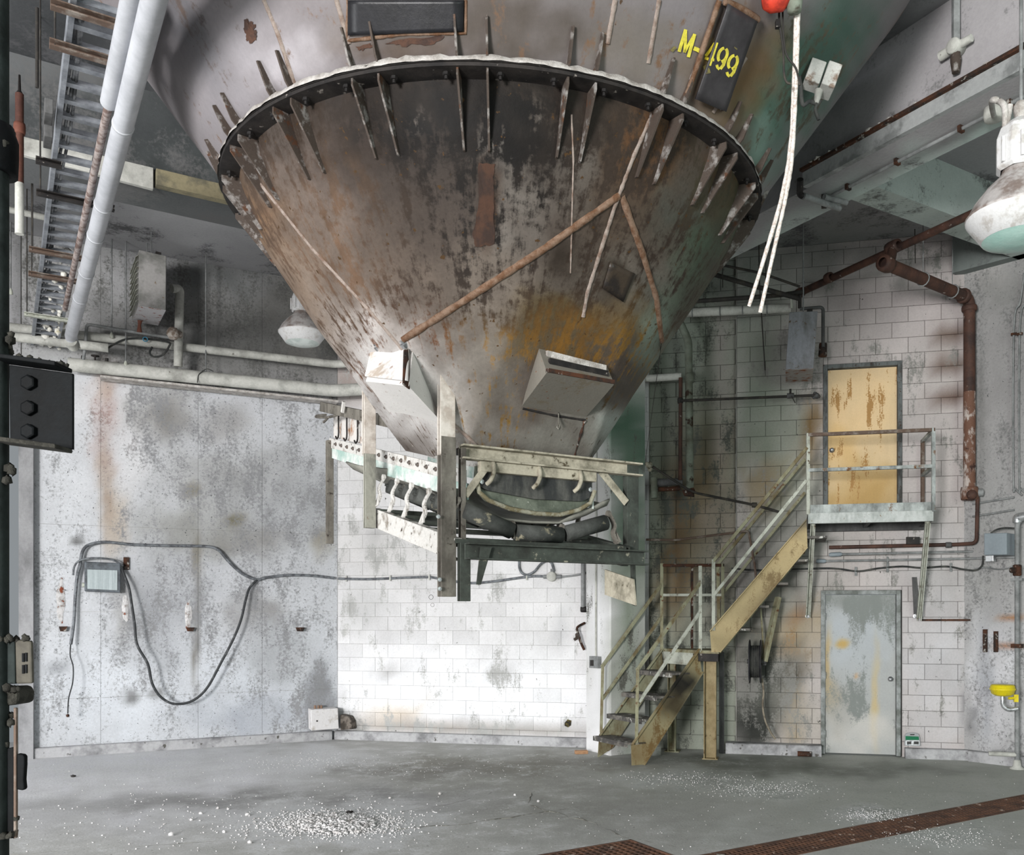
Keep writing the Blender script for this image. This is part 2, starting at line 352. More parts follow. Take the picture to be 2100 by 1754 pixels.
# ---------------------------------------------------------------- left wall: cast panels with recessed joints
wl = MB(); wl.add([LWA-LWD*3.5-UP*.1-LWN*.03, LWB+LWD*.3-UP*.1-LWN*.03, LWB+LWD*.3+UP*CEIL-LWN*.03, LWA-LWD*3.5+UP*CEIL-LWN*.03], [(0, 1, 2, 3)])
mb = MB(); L = (LWB-LWA).length
mb.prism([LWA-LWN*.016, LWB+LWD*.5-LWN*.016, LWB+LWD*.5-LWN*.3, LWA-LWN*.3], UP*CEIL)
mb.prism([LWA-LWD*3.5-LWN*.03+UP*5.0, LWA-LWN*.03+UP*5.0, LWA-LWN*.3+UP*5.0, LWA-LWD*3.5-LWN*.3+UP*5.0], UP*(CEIL-5))
wall_l = struct(mb.build('wall_left', M_JOINT))
LWblobs = [
    (120, 1000, 120, 320, (206, 208, 212), .6), (330, 1420, 330, 110, (204, 208, 214), .7), (560, 1380, 150, 140, (196, 200, 206), .5), (250, 900, 70, 130, (206, 206, 208), .8), (180, 830, 60, 40, (210, 210, 212), .6),
    (215, 860, 30, 110, (164, 142, 138), .5), (213, 800, 20, 30, (156, 126, 100), .4), (217, 1000, 16, 120, (150, 130, 112), .6), (240, 1080, 30, 60, (176, 160, 142), .6), (340, 850, 66, 70, (128, 126, 122), .75),
    (460, 870, 60, 34, (142, 140, 138), .6), (480, 980, 150, 60, (150, 150, 148), .6), (600, 1050, 140, 110, (146, 148, 150), .6), (400, 1090, 110, 60, (132, 132, 126), .65), (390, 1005, 18, 14, (104, 98, 80), .7), (480, 1070, 18, 12, (106, 100, 78), .7),
    (405, 1150, 9, 60, (112, 106, 92), .6), (402, 1300, 8, 110, (104, 100, 92), .8), (520, 1110, 80, 26, (130, 128, 124), .6), (530, 1260, 60, 40, (126, 124, 122), .7), (330, 1250, 90, 120, (146, 148, 152), .6), (560, 1340, 80, 60, (146, 148, 150), .5),
    (160, 1112, 12, 10, (70, 70, 68), .8), (268, 1432, 16, 16, (104, 104, 104), .8), (318, 1425, 18, 14, (110, 110, 110), .8), (520, 1470, 150, 40, (150, 154, 162), .6), (656, 1430, 34, 70, (118, 120, 124), .75), (118, 1365, 24, 14, (140, 142, 146), .6),
    (250, 1255, 22, 70, (150, 148, 146), .5), (660, 1110, 26, 40, (120, 112, 92), .5),
    (450, 570, 120, 55, (104, 106, 106), .85), (560, 690, 150, 90, (96, 96, 94), .8), (260, 660, 120, 60, (116, 116, 116), .7), (640, 650, 90, 120, (106, 104, 100), .75), (420, 700, 200, 70, (118, 118, 116), .6), (250, 720, 200, 30, (140, 140, 138), .5), (280, 560, 80, 60, (150, 150, 152), .5)]
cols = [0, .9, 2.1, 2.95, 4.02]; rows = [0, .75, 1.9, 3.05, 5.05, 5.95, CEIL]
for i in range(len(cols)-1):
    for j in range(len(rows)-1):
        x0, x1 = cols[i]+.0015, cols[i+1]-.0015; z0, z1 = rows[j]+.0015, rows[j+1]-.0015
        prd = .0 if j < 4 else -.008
        o = LWA+LWD*x0+UP*z0+LWN*prd
        g = gridmesh('concrete_panel', o, LWD, UP, x1-x0, z1-z0, .055)
        vs = [tuple(v.co) for v in g.vertices]; fs = [tuple(p.vertices) for p in g.polygons]; b = len(vs)
        q = [o, o+LWD*(x1-x0), o+LWD*(x1-x0)+UP*(z1-z0), o+UP*(z1-z0)]; vs += [tuple(x) for x in q]+[tuple(x-LWN*.012) for x in q]
        fs += [(b+k, b+(k+1) % 4, b+4+(k+1) % 4, b+4+k) for k in range(4)]
        me = bpy.data.meshes.new('concrete_panel'); me.from_pydata(vs, [], fs); me.update()
        top = j >= 4
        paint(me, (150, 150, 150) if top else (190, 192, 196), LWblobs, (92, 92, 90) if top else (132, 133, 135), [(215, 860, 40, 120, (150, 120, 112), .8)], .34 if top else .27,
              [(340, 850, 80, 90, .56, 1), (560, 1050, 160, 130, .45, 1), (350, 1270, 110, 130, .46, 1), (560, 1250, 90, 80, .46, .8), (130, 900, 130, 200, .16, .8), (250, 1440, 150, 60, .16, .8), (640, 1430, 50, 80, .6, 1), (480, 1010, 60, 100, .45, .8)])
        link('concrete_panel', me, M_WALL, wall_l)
# wall over the doorway at the far left
me = gridmesh('concrete_panel', LWA-LWD*3.5+UP*5.05, LWD, UP, 3.49, CEIL-5.05, .2); paint(me, (164, 164, 166), [(40, 560, 14, 120, (96, 96, 96), .8)], (110, 110, 110), [], .25); link('concrete_panel', me, M_WALL, wall_l)
# return at the end of the left wall (jamb of the big doorway)
mb = MB(); mb.prism([LWA-LWD*.02+LWN*.14, LWA+LWD*.14+LWN*.14, LWA+LWD*.14-LWN*.02, LWA-LWD*.02-LWN*.02], UP*5.05)
struct(mb.build('trim_5', mat('jamb_concrete', (150, 150, 152), (108, 108, 110), scale=4, thr=.56, soft=.15, var=.25, stretch=(1, 1, .4))))
mb = MB(); mb.prism([V((-7.7, 8.3, 0)), V((-7.9, 8.3, 0)), V((-8.6, 5.2, 0)), V((-8.4, 5.2, 0))], UP*CEIL); mb.prism([V((-7.7, 8.3, 2.5)), V((-7.62, 11.1, 2.5)), V((-7.8, 11.1, 2.5)), V((-7.9, 8.3, 2.5))], UP*(CEIL-2.5))
struct(mb.build('unseen_light_baffle', M_JOINT))  # unseen wall and lintel, added to shape the rear daylight strip
def curb(name, pts, h, dep, nrm):
    mb = MB(); P = [V(p) for p in pts]; n = len(P); nn = [V(k) for k in nrm]
    vs = []
    for p, k in zip(P, nn): vs += [p-k*dep, p-k*dep+UP*h, p-k*.012+UP*h, p+UP*(h-.012), p]
    mb.add(vs, [(i*5+j, i*5+j+1, i*5+5+j+1, i*5+5+j) for i in range(n-1) for j in range(4)]); mb.add(vs[:5], [(0, 1, 2, 3, 4)]); mb.add(vs[-5:], [(4, 3, 2, 1, 0)])
    return struct(mb.build(name, M_CURB))
curb('baseboard_left', [LWA+LWN*.1-LWD*.02, LWB+LWN*.1-LWD*.1], .13, .12, [LWN, LWN])
# ---------------------------------------------------------------- back walls of painted concrete blocks
def wall_pt(x, z=0, off=0): return BWA+BWD*x+BWN*off+UP*z
BL, BH = .4064, .2032
def xof(px): P = hit(px, 1300, BW()); return (P-BWA).dot(BWD)
def blocks(name, x0, x1, off, holes, top_part, jm, paintargs, proud=.0, seed=0, zmax=CEIL, chamf=.005, joint=.0045, ph=0):
    rs = random.Random(seed)
    mb = MB()
    cuts = [x0]+([holes[0][0], holes[0][1]] if holes else [])+[x1]
    for i in range(len(cuts)-1):
        zs = [(0, zmax)] if i != 1 else [(holes[0][3], holes[1][2]), (holes[1][3], zmax)]
        for za, zb in zs: mb.prism([wall_pt(cuts[i], za, off-.018), wall_pt(cuts[i+1], za, off-.018), wall_pt(cuts[i+1], za, off-.25), wall_pt(cuts[i], za, off-.25)], UP*(zb-za))
    wall = struct(mb.build(name, jm)); rest = MB(); k = 0
    for r in range(int(zmax/BH)+1):
        z0 = r*BH; z1 = min(z0+BH, zmax)
        if z1-z0 < .04: continue
        sh = (BL/2 if (r+ph) % 2 else 0); i0 = int(math.floor((x0-sh)/BL))
        for i in range(i0, i0+60):
            a = max(i*BL+sh, x0); b = min((i+1)*BL+sh, x1)
            if a >= x1-.02 or b-a < .03: 
                if a >= x1-.02: break
                continue
            seg = [(a, b, z0, z1)]
            for hx0, hx1, hz0, hz1 in holes:
                new = []
                for (p, q, u, v) in seg:
                    if q <= hx0 or p >= hx1 or v <= hz0 or u >= hz1: new.append((p, q, u, v)); continue
                    if p < hx0-.03: new.append((p, hx0, u, v))
                    if q > hx1+.03: new.append((hx1, q, u, v))
                    m0, m1 = max(p, hx0), min(q, hx1)
                    if u < hz0-.03 and v > hz0: new.append((m0, m1, u, hz0))
                    if v > hz1+.03 and u < hz1: new.append((m0, m1, hz1, v))
                seg = new
            for (p, q, u, v) in seg:
                j = joint/2; d = off+proud*rs.uniform(-1, 1); c = chamf; gx = 2
                o = lambda x, z, y: wall_pt(x, z, y)
                vs = []
                for (e, y) in ((0, d-.02), (0, d-c), (c, d)):
                    X0, X1, Z0, Z1 = p+j+e, q-j-e, u+j+e, v-j-e
                    vs += [o(X0, Z0, y), o((X0+X1)/2, Z0, y), o(X1, Z0, y), o(X1, Z1, y), o((X0+X1)/2, Z1, y), o(X0, Z1, y)]
                fs = [(b_*6+i_, b_*6+(i_+1) % 6, b_*6+6+(i_+1) % 6, b_*6+6+i_) for b_ in (0, 1) for i_ in range(6)]+[(12, 13, 16, 17), (13, 14, 15, 16)]
                if top_part is not None and v > top_part: rest.add(vs, fs); continue
                me = bpy.data.meshes.new('concrete_block'); me.from_pydata([tuple(x) for x in vs], [], fs); me.update()
                paint(me, *paintargs, jitter=rs.uniform(-.07, .07)); link('concrete_block', me, M_BLOCK, wall); k += 1
    if rest.v:
        me = rest.mesh('concrete_blocks'); paint(me, *paintargs); o_ = link('concrete_blocks', me, M_BLOCK, wall); tag(o_, kind='stuff')
    return wall
XC = xof(1330); XJ = xof(1511); XR = xof(1987)+.03
Lblobs = [(900, 1440, 420, 110, (226, 227, 230), .85), (800, 1130, 160, 60, (190, 188, 186), .5), (740, 1240, 60, 60, (176, 176, 176), .6), (760, 1110, 30, 16, (150, 150, 150), .6), (1020, 1370, 30, 12, (150, 150, 150), .5),
          (800, 1380, 30, 8, (110, 108, 106), .8), (805, 1470, 60, 24, (196, 184, 170), .8), (880, 1425, 10, 10, (180, 166, 150), .8), (870, 1490, 170, 10, (140, 130, 120), .7), (1000, 1499, 260, 7, (130, 124, 118), .6),
          (720, 760, 50, 80, (150, 138, 132), .9), (880, 950, 260, 60, (196, 196, 194), .5), (700, 1450, 14, 40, (168, 168, 168), .8), (1150, 1290, 14, 40, (176, 176, 178), .6)]
blocks('wall_back_left', 0.0, XC, 0, [], 4.9, M_JOINT, ((203, 202, 203), Lblobs, (158, 158, 156), [], .24, [(760, 1180, 120, 120, .38, .8), (900, 1430, 300, 60, .12, .9), (880, 1492, 200, 14, .6, .9), (1025, 1370, 60, 30, .42, .8)]), seed=1, joint=.002, chamf=.0025, proud=.001)
Cblobs = [(1392, 1090, 26, 130, (70, 46, 30), .9), (1460, 900, 60, 120, (112, 100, 80), .5), (1400, 1050, 44, 170, (92, 76, 54), .6), (1425, 950, 30, 60, (60, 50, 38), .5), (1450, 1010, 60, 120, (126, 104, 76), .6), (1480, 740, 26, 300, (160, 152, 148), .7), (1480, 1150, 40, 160, (150, 138, 128), .7), (1400, 760, 70, 220, (116, 124, 114), .6), (1400, 1400, 60, 90, (96, 100, 90), .6), (1380, 1180, 40, 100, (110, 92, 66), .6), (1480, 560, 80, 60, (104, 112, 108), .6)]  # greenish dark blobs put the hopper's shade into the wall colour, besides rust
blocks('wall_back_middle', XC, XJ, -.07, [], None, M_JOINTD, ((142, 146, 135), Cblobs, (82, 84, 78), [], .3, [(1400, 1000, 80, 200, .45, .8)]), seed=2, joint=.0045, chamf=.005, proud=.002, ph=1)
DX0, DX1 = xof(1690), xof(1842)
P = hit(1690, 1300, BW()); DZ_L1 = 2.08
PZ = 3.13; hx0, hx1 = xof(1690)-.01, xof(1848)+.01
ztop_u = hit(1770, 744, BW()).z; ztop_l = hit(1766, 1211, BW()).z
Rblobs = [(1850, 600, 150, 110, (172, 163, 163), .7), (1720, 660, 90, 160, (158, 150, 149), .6), (1560, 760, 66, 220, (132, 139, 127), .8), (1600, 960, 84, 130, (126, 133, 119), .75), (1665, 880, 26, 70, (108, 84, 50), .75), (1570, 1000, 50, 50, (120, 96, 64), .6),  # greenish and under-stair blobs paint in shade, mixed with real grime
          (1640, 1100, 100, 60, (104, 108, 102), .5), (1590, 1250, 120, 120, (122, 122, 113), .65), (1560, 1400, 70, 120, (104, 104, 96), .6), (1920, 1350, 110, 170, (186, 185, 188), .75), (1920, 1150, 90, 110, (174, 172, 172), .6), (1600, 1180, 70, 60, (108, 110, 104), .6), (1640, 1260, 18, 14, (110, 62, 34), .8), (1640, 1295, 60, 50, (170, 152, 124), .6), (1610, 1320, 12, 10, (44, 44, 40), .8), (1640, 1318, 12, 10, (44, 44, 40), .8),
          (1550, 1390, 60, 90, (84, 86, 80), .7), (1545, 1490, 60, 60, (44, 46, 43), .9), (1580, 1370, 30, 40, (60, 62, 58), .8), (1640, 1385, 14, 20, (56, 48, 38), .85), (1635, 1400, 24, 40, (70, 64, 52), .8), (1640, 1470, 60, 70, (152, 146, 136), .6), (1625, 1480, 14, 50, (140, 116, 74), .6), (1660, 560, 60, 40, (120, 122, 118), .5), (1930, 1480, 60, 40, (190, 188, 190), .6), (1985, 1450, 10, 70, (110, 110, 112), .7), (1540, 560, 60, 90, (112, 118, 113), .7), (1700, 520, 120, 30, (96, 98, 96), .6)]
odd = [(1945, 680, 40, 17, (104, 88, 80), 1), (1945, 746, 40, 17, (106, 90, 82), 1), (1945, 807, 40, 17, (102, 84, 76), 1), (1880, 768, 1, 1, (0, 0, 0), 0)]
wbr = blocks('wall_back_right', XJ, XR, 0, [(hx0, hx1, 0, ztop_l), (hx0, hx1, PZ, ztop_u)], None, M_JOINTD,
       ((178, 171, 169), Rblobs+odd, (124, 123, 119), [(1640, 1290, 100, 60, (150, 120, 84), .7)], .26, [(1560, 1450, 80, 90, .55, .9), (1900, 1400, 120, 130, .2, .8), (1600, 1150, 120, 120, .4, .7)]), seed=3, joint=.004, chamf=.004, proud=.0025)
mb = MB(); mb.prism([wall_pt(XJ-.014, 0, 0), wall_pt(XJ-.001, 0, 0), wall_pt(XJ-.001, 0, -.12), wall_pt(XJ-.014, 0, -.12)], UP*CEIL)
mb.build('wall_return', mat('return_paint', (150, 148, 143), (112, 112, 106), scale=3, thr=.52, soft=.15, var=.3), wbr)
curb('baseboard_back', [wall_pt(-.0, 0, .1), wall_pt(xof(1200)+.05, 0, .1)], .13, .12, [BWN, BWN])
curb('baseboard_right', [wall_pt(hx1+.03, 0, .12), wall_pt(XR-.05, 0, .12), RWA+RWN*.14+RWD*.1, RWA+RWN*.14+RWD*4], .13, .16, [BWN, BWN, RWN, RWN])
curb('baseboard_stair', [wall_pt(xof(1490), 0, .20), wall_pt(hx0-.03, 0, .20)], .14, .22, [BWN, BWN])
# ---------------------------------------------------------------- right wall of plain concrete
me = gridmesh('wall_right', RWA-RWD*.08, RWD, UP, 5.0, 6.25, .07)
RWb = [(2050, 1400, 60, 160, (196, 196, 200), .8), (2000, 1380, 12, 150, (196, 196, 200), .6), (2020, 1400, 14, 120, (150, 152, 158), .7), (2050, 700, 70, 260, (142, 140, 140), .7), (2020, 560, 40, 50, (178, 174, 172), .6), (2010, 850, 12, 180, (104, 104, 102), .5), (2035, 1130, 60, 120, (148, 148, 146), .6), (2080, 1263, 30, 6, (150, 100, 60), .8), (2070, 1325, 30, 5, (140, 86, 50), .7), (1993, 1490, 6, 40, (88, 88, 90), .9), (2060, 600, 50, 60, (128, 128, 126), .6)]
paint(me, (158, 157, 157), RWb, (110, 110, 110), [], .28); wr_ = struct(link('wall_right', me, M_WALL))
s_ = wr_.modifiers.new('thick', 'SOLIDIFY'); s_.thickness = .25; s_.offset = -1
me = gridmesh('trim_6', RWA-RWD*.1+UP*6.25+RWN*.0, RWD, UP, 5.0, CEIL-6.25, .2); paint(me, (112, 118, 116), [], (86, 88, 88), [], .3); o = struct(link('trim_6', me, M_CEIL)); s_ = o.modifiers.new('thick', 'SOLIDIFY'); s_.thickness = .3; s_.offset = 0
# ---------------------------------------------------------------- column under the crossing of the girders
me_ = MB(); c0, c1, t0, t1 = 6.63, 7.20, 9.88, 10.46
vs = []; fs = []; nz = 60
ring = [(c0, t1), (c0, (t0+t1)/2), (c0, t0+.02), (c0+.02, t0), ((c0+c1)/2, t0), (c1, t0), (c1, t1)]
for j in range(nz+1):
    for s, t in ring: vs.append(tuple(st(s, t, GZ*j/nz)))
n = len(ring)
for j in range(nz):
    for i in range(n): fs.append((j*n+i, j*n+(i+1) % n, (j+1)*n+(i+1) % n, (j+1)*n+i))
me = bpy.data.meshes.new('trim_7'); me.from_pydata(vs, [], fs); me.update()
paint(me, (188, 188, 186), [(1223, 1400, 25, 300, (222, 222, 224), .9), (1291, 1200, 38, 420, (138, 146, 134), .95), (1291, 960, 38, 170, (98, 120, 104), .95), (1291, 880, 38, 60, (78, 104, 88), .8), (1270, 1340, 14, 60, (130, 128, 120), .6)], (92, 92, 86), [], .22, [(1290, 1350, 40, 150, .36, 1)])  # greenish light is painted into the colour of the right-hand face
struct(link('trim_7', me, M_COL))
# ---------------------------------------------------------------- the two doors in the block wall
M_TAN = painted('delaminated_veneer', streak=(1, 1, .14), scale=11, fine=50, rough=.65, var=.2, bump=.3, bd=.008, soft=.03)
M_GDOOR = painted('grey_door_paint', streak=(1, 1, .35), scale=3.2, fine=45, rough=.6, var=.22, bump=.15, soft=.12)
M_KNOB = mat('satin_metal', (178, 180, 182), (120, 122, 124), scale=20, rough=.35, metal=.8, var=.15)
def door(name, px0, px1, z0, z1, m, blobs, base, base2, wear, wb, knob, fm, off):
    x0, x1 = xof(px0), xof(px1)
    mb = MB(); fw = .055
    for a, b in ((x0-fw, x0), (x1, x1+fw)): mb.prism([wall_pt(a, z0, .025), wall_pt(b, z0, .025), wall_pt(b, z0, -.12), wall_pt(a, z0, -.12)], UP*(z1-z0+fw))
    mb.prism([wall_pt(x0, z1, .025), wall_pt(x1, z1, .025), wall_pt(x1, z1, -.12), wall_pt(x0, z1, -.12)], UP*fw)
    d = struct(mb.build(name, fm, None, .006))
    g = gridmesh('door_leaf', wall_pt(x0+.006, z0+.01, off), BWD, UP, x1-x0-.012, z1-z0-.016, .035)
    paint(g, base, blobs, base2, [], wear, wb); lf = link('door_leaf', g, m, d)
    s = lf.modifiers.new('thick', 'SOLIDIFY'); s.thickness = .04; s.offset = -1
    K = hit(knob[0], knob[1], BW(off)); k = MB(); k.lathe(K, BWN, [(.033, 0), (.033, .008), (.012, .012), (.012, .035), (.024, .042), (.028, .055), (.02, .068), (0, .07)], 16); k.build('door_knob', M_KNOB, d)
    h = MB()
    hx = x1 if knob[0] < (px0+px1)/2 else x0
    for zz in (.22, 1.0, 1.78): h.cyl(wall_pt(hx, z0+zz, .012), wall_pt(hx, z0+zz+.09, .012), .011, 8)
    h.build('hinges', fm, d); return d, lf
d1, lf = door('door_1', 1697, 1841, PZ, ztop_u-.06, M_TAN,
     [(1765, 830, 90, 120, (214, 184, 140), .8), (1770, 1015, 90, 60, (178, 146, 92), .9), (1720, 920, 40, 50, (200, 160, 96), .5), (1770, 760, 90, 30, (200, 176, 140), .6)], (206, 184, 148), (158, 120, 70), .2,
     [(1790, 826, 20, 30, .58, .9), (1712, 812, 26, 22, .46, .9), (1740, 800, 12, 20, .5, .8), (1770, 960, 34, 40, .54, .95), (1730, 965, 40, 14, .44, .9), (1836, 800, 8, 60, .56, .8), (1760, 880, 90, 14, .1, .8), (1706, 930, 12, 20, .56, .9)], (1706, 924), M_JAMB, -.045)
mb = MB()
x0, x1 = xof(1697), xof(1841)
for q in (.25, .36, .47): mb.prism([wall_pt(x0+.02, PZ+q+.02*math.sin(q*9), -.044), wall_pt(x1-.02, PZ+q, -.044), wall_pt(x1-.02, PZ+q, -.0425), wall_pt(x0+.02, PZ+q, -.0425)], UP*.004)
d2, lf2 = door('door_2', 1692, 1838, .012, ztop_l-.055, M_GDOOR,
     [(1766, 1300, 80, 90, (168, 174, 180), .7), (1766, 1230, 80, 20, (112, 116, 112), .7), (1730, 1320, 16, 8, (178, 150, 90), .9), (1698, 1370, 7, 70, (184, 152, 92), .85), (1705, 1430, 16, 40, (168, 150, 116), .7), (1795, 1430, 8, 110, (182, 162, 118), .7), (1752, 1383, 5, 6, (190, 140, 84), .9), (1766, 1500, 90, 40, (190, 186, 180), .7), (1720, 1450, 30, 60, (146, 144, 138), .6)],
     (158, 160, 159), (116, 121, 118), .3, [(1766, 1240, 90, 40, .6, .9), (1720, 1440, 60, 50, .5, .8), (1766, 1500, 90, 30, .15, .8)], (1826, 1393), mat('door_frame_grey', (150, 154, 154), (98, 102, 98), scale=6, thr=.5, soft=.12, var=.3), -.03)
# ---------------------------------------------------------------- steel hopper
HB = 3.03
def cone_r(z): return np.interp(z, [2.9, 3.03, 3.56, 4.13, 4.45, 4.62, 4.80, 4.90], [.62, .712, 1.03, 1.415, 1.632, 1.735, 1.815, 1.845])
def hop_r(th, z):          # th measured from G1 towards G2
    c, s = np.abs(np.cos(th)), np.abs(np.sin(th)); u = (z-HB)/(4.42-HB); cr = cone_r(z)
    dw = .53+(1.615-.53)*u; da = np.where(np.sin(th) > 0, .66+(1.615-.66)*u, .52+(1.615-.52)*u)     # flat faces cut into the cone
    cr = cr+np.where((np.sin(th) > 0) & (np.cos(th) < 0), .05*max(0, 1-u)**2, 0)*np.minimum(1, c*s*2)
    return np.minimum(cr, np.minimum(dw/np.maximum(c, 1e-3), da/np.maximum(s, 1e-3)))
def revolve(name, rf, zs, n=200, a0=-math.pi):
    th = np.linspace(a0, a0+2*math.pi, n+1); vs = []; uv = []
    for z in zs:
        r = rf(th, z); sh_ = .232*max(0, (4.0-z)/(4.0-HB)) if name == 'lower_cone' else 0
        for k in range(n+1):
            p = CEN+G1*(r[k]*math.cos(th[k]))+G2*(r[k]*math.sin(th[k])); vs.append((p.x, p.y, z+sh_*max(0, r[k]*math.sin(th[k])))); uv.append((th[k]*1.5, z))
    m = n+1; fs = [(i*m+k, i*m+k+1, (i+1)*m+k+1, (i+1)*m+k) for i in range(len(zs)-1) for k in range(n)]
    me = bpy.data.meshes.new(name); me.from_pydata(vs, [], fs); L = me.uv_layers.new(name='UVMap')
    ix = np.empty(len(me.loops), int); me.loops.foreach_get('vertex_index', ix)
    L.data.foreach_set('uv', np.array(uv)[ix].astype(np.float32).ravel()); me.polygons.foreach_set('use_smooth', [True]*len(fs)); me.update(); return me
M_HOP = painted('scoured_hopper_steel', 'UV', (2.6, .5, 1), 4.2, 40, rough=.5, metal=.0, var=.5, bump=.3, bd=.008, soft=.14, speck=(22, (66, 48, 28), .70), ws=2.0, wf=1.5, wfine=15)
M_HOPU = painted('grey_hopper_paint', 'UV', (2.2, .5, 1), 2.6, 40, rough=.5, metal=.0, var=.24, bump=.2, bd=.008, soft=.10, speck=(20, (74, 60, 48), .74), ws=1.9, wf=1.2, wfine=13)
M_RUST = mat('flaking_rust', (74, 44, 28), (36, 30, 27), scale=9, thr=.5, soft=.1, var=.45, c3=(150, 146, 140), thr3=.63, scale3=14, rough=.8)
M_BLK = mat('blackened_steel', (44, 40, 38), (24, 22, 22), scale=7, thr=.5, soft=.1, var=.4, c3=(128, 122, 116), thr3=.68, scale3=16, rough=.65)
M_DUST = mat('caked_dust', (196, 192, 188), (150, 144, 138), scale=14, thr=.5, soft=.12, var=.35, bump=.6, bd=.02)
M_GUS = mat('gusset_steel', (66, 57, 51), (132, 128, 125), scale=11, thr=.58, soft=.06, var=.35, c3=(78, 52, 36), thr3=.62, scale3=9)
M_WELD = mat('weld_bead', (122, 100, 84), (92, 64, 44), scale=16, thr=.5, soft=.1, var=.4, bump=.5, bd=.02)
M_WELDP = mat('weld_bead_pale', (142, 130, 122), (108, 88, 76), scale=16, thr=.55, soft=.1, var=.35, bump=.5, bd=.02)
hopper = thing('hopper', CEN+UP*HB, 'huge conical steel hopper hanging in the middle of the room, rust-streaked, marked M-499', 'hopper')
me = revolve('lower_cone', hop_r, np.linspace(HB, 4.89, 120), 300)
paint(me, (80, 71, 65), [
    (820, 330, 150, 130, (74, 65, 60), .8), (1300, 400, 140, 160, (84, 70, 58), .7), (980, 560, 140, 90, (88, 80, 74), .6), (660, 400, 90, 120, (120, 106, 98), .7, -30), (640, 470, 150, 60, (122, 108, 98), .7, 55), (560, 520, 60, 220, (132, 98, 68), .75, -33), (640, 610, 60, 180, (150, 138, 128), .7, -34), (800, 560, 160, 190, (112, 98, 87), .5, -20), (760, 700, 90, 90, (196, 190, 186), .85), (830, 800, 120, 110, (214, 211, 209), .95), (930, 850, 70, 110, (206, 203, 200), .85),
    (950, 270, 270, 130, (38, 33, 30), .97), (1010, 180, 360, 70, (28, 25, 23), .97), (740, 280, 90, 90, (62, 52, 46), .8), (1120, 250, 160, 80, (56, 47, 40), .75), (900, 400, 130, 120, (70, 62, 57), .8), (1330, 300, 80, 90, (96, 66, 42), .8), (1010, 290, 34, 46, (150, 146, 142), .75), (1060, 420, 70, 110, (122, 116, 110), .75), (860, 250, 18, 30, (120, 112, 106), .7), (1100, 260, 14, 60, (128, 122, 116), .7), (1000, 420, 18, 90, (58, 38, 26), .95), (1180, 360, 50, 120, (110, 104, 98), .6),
    (1480, 400, 50, 130, (88, 64, 42), .85, 30), (1400, 430, 60, 90, (84, 86, 80), .7), (1440, 520, 60, 140, (84, 98, 82), .85, 32), (1370, 620, 50, 90, (100, 112, 98), .7, 25), (1340, 700, 50, 90, (128, 142, 130), .8), (1260, 880, 60, 70, (184, 194, 188), .8), (1300, 560, 80, 90, (112, 106, 98), .7), (1150, 560, 100, 60, (92, 84, 76), .6), (1010, 600, 120, 90, (128, 118, 108), .6),
    (1000, 780, 90, 120, (128, 121, 113), .8), (1060, 900, 90, 50, (136, 131, 124), .7), (1150, 700, 120, 60, (104, 88, 60), .6), (1240, 650, 70, 44, (124, 98, 56), .6), (1120, 640, 80, 40, (92, 76, 48), .6), (1150, 520, 34, 34, (52, 44, 38), .85), (1262, 580, 30, 40, (58, 52, 44), .85), (1170, 900, 90, 60, (134, 133, 126), .7)],
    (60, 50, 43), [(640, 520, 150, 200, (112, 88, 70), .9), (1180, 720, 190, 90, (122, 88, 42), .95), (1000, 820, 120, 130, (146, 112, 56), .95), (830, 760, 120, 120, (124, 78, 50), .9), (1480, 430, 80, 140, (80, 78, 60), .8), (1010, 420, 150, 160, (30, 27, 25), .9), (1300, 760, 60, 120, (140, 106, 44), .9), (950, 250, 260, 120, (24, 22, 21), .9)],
    .43, [(950, 250, 300, 90, .72, 1), (1060, 470, 120, 120, .40, .8), (800, 480, 130, 120, .40, .9), (1320, 330, 100, 100, .6, .9), (1000, 840, 130, 110, .25, 1), (830, 800, 140, 130, .22, 1), (1170, 680, 130, 60, .56, 1), (1280, 850, 70, 110, .14, 1), (1350, 700, 50, 120, .32, 1), (600, 600, 120, 200, .42, 1), (1170, 890, 130, 60, .12, 1)], jitter=-.28)
for m_ in (M_HOP, M_HOPU): b_ = m_.node_tree.nodes['Principled BSDF']; b_.inputs['Specular IOR Level'].default_value = .14; b_.inputs['Roughness'].default_value = .62
lower = link('lower_cone', me, M_HOP, hopper)
me = revolve('upper_cone', lambda th, z: np.full_like(th, np.interp(z, [4.91, 4.99, 6.62], [1.87, 1.957, 3.17])), np.linspace(4.91, 6.62, 70), 220)
paint(me, (126, 121, 123), [
    (450, 110, 110, 160, (140, 137, 141), .6), (380, 60, 40, 120, (90, 90, 94), .6, -35), (1000, 60, 300, 90, (84, 77, 72), .9), (1300, 110, 110, 80, (112, 105, 98), .8), (820, 105, 130, 30, (86, 74, 66), .7), (1470, 140, 60, 140, (104, 86, 66), .8, 25), (1560, 180, 60, 130, (104, 82, 54), .85, 28), (1620, 200, 64, 200, (82, 108, 96), .95, 30), (1700, 90, 70, 140, (74, 98, 88), .95, 32), (1560, 300, 30, 60, (118, 140, 130), .8), (700, 60, 30, 60, (132, 124, 120), .5), (590, 130, 90, 70, (176, 172, 176), .6)],
    (112, 88, 70), [(1620, 180, 110, 200, (72, 74, 62), .9), (430, 90, 140, 170, (92, 86, 86), .9)], .18, [(650, 70, 60, 70, .3, 1), (1100, 60, 200, 70, .3, 1), (1650, 150, 100, 170, .4, 1), (430, 60, 60, 120, .4, .8)], jitter=-.15)
upper = link('upper_cone', me, M_HOPU, hopper)
def bvh(o):
    b = bmesh.new(); b.from_mesh(o.data); t = BVHTree.FromBMesh(b); b.free(); return t
TREES = [bvh(lower), bvh(upper)]
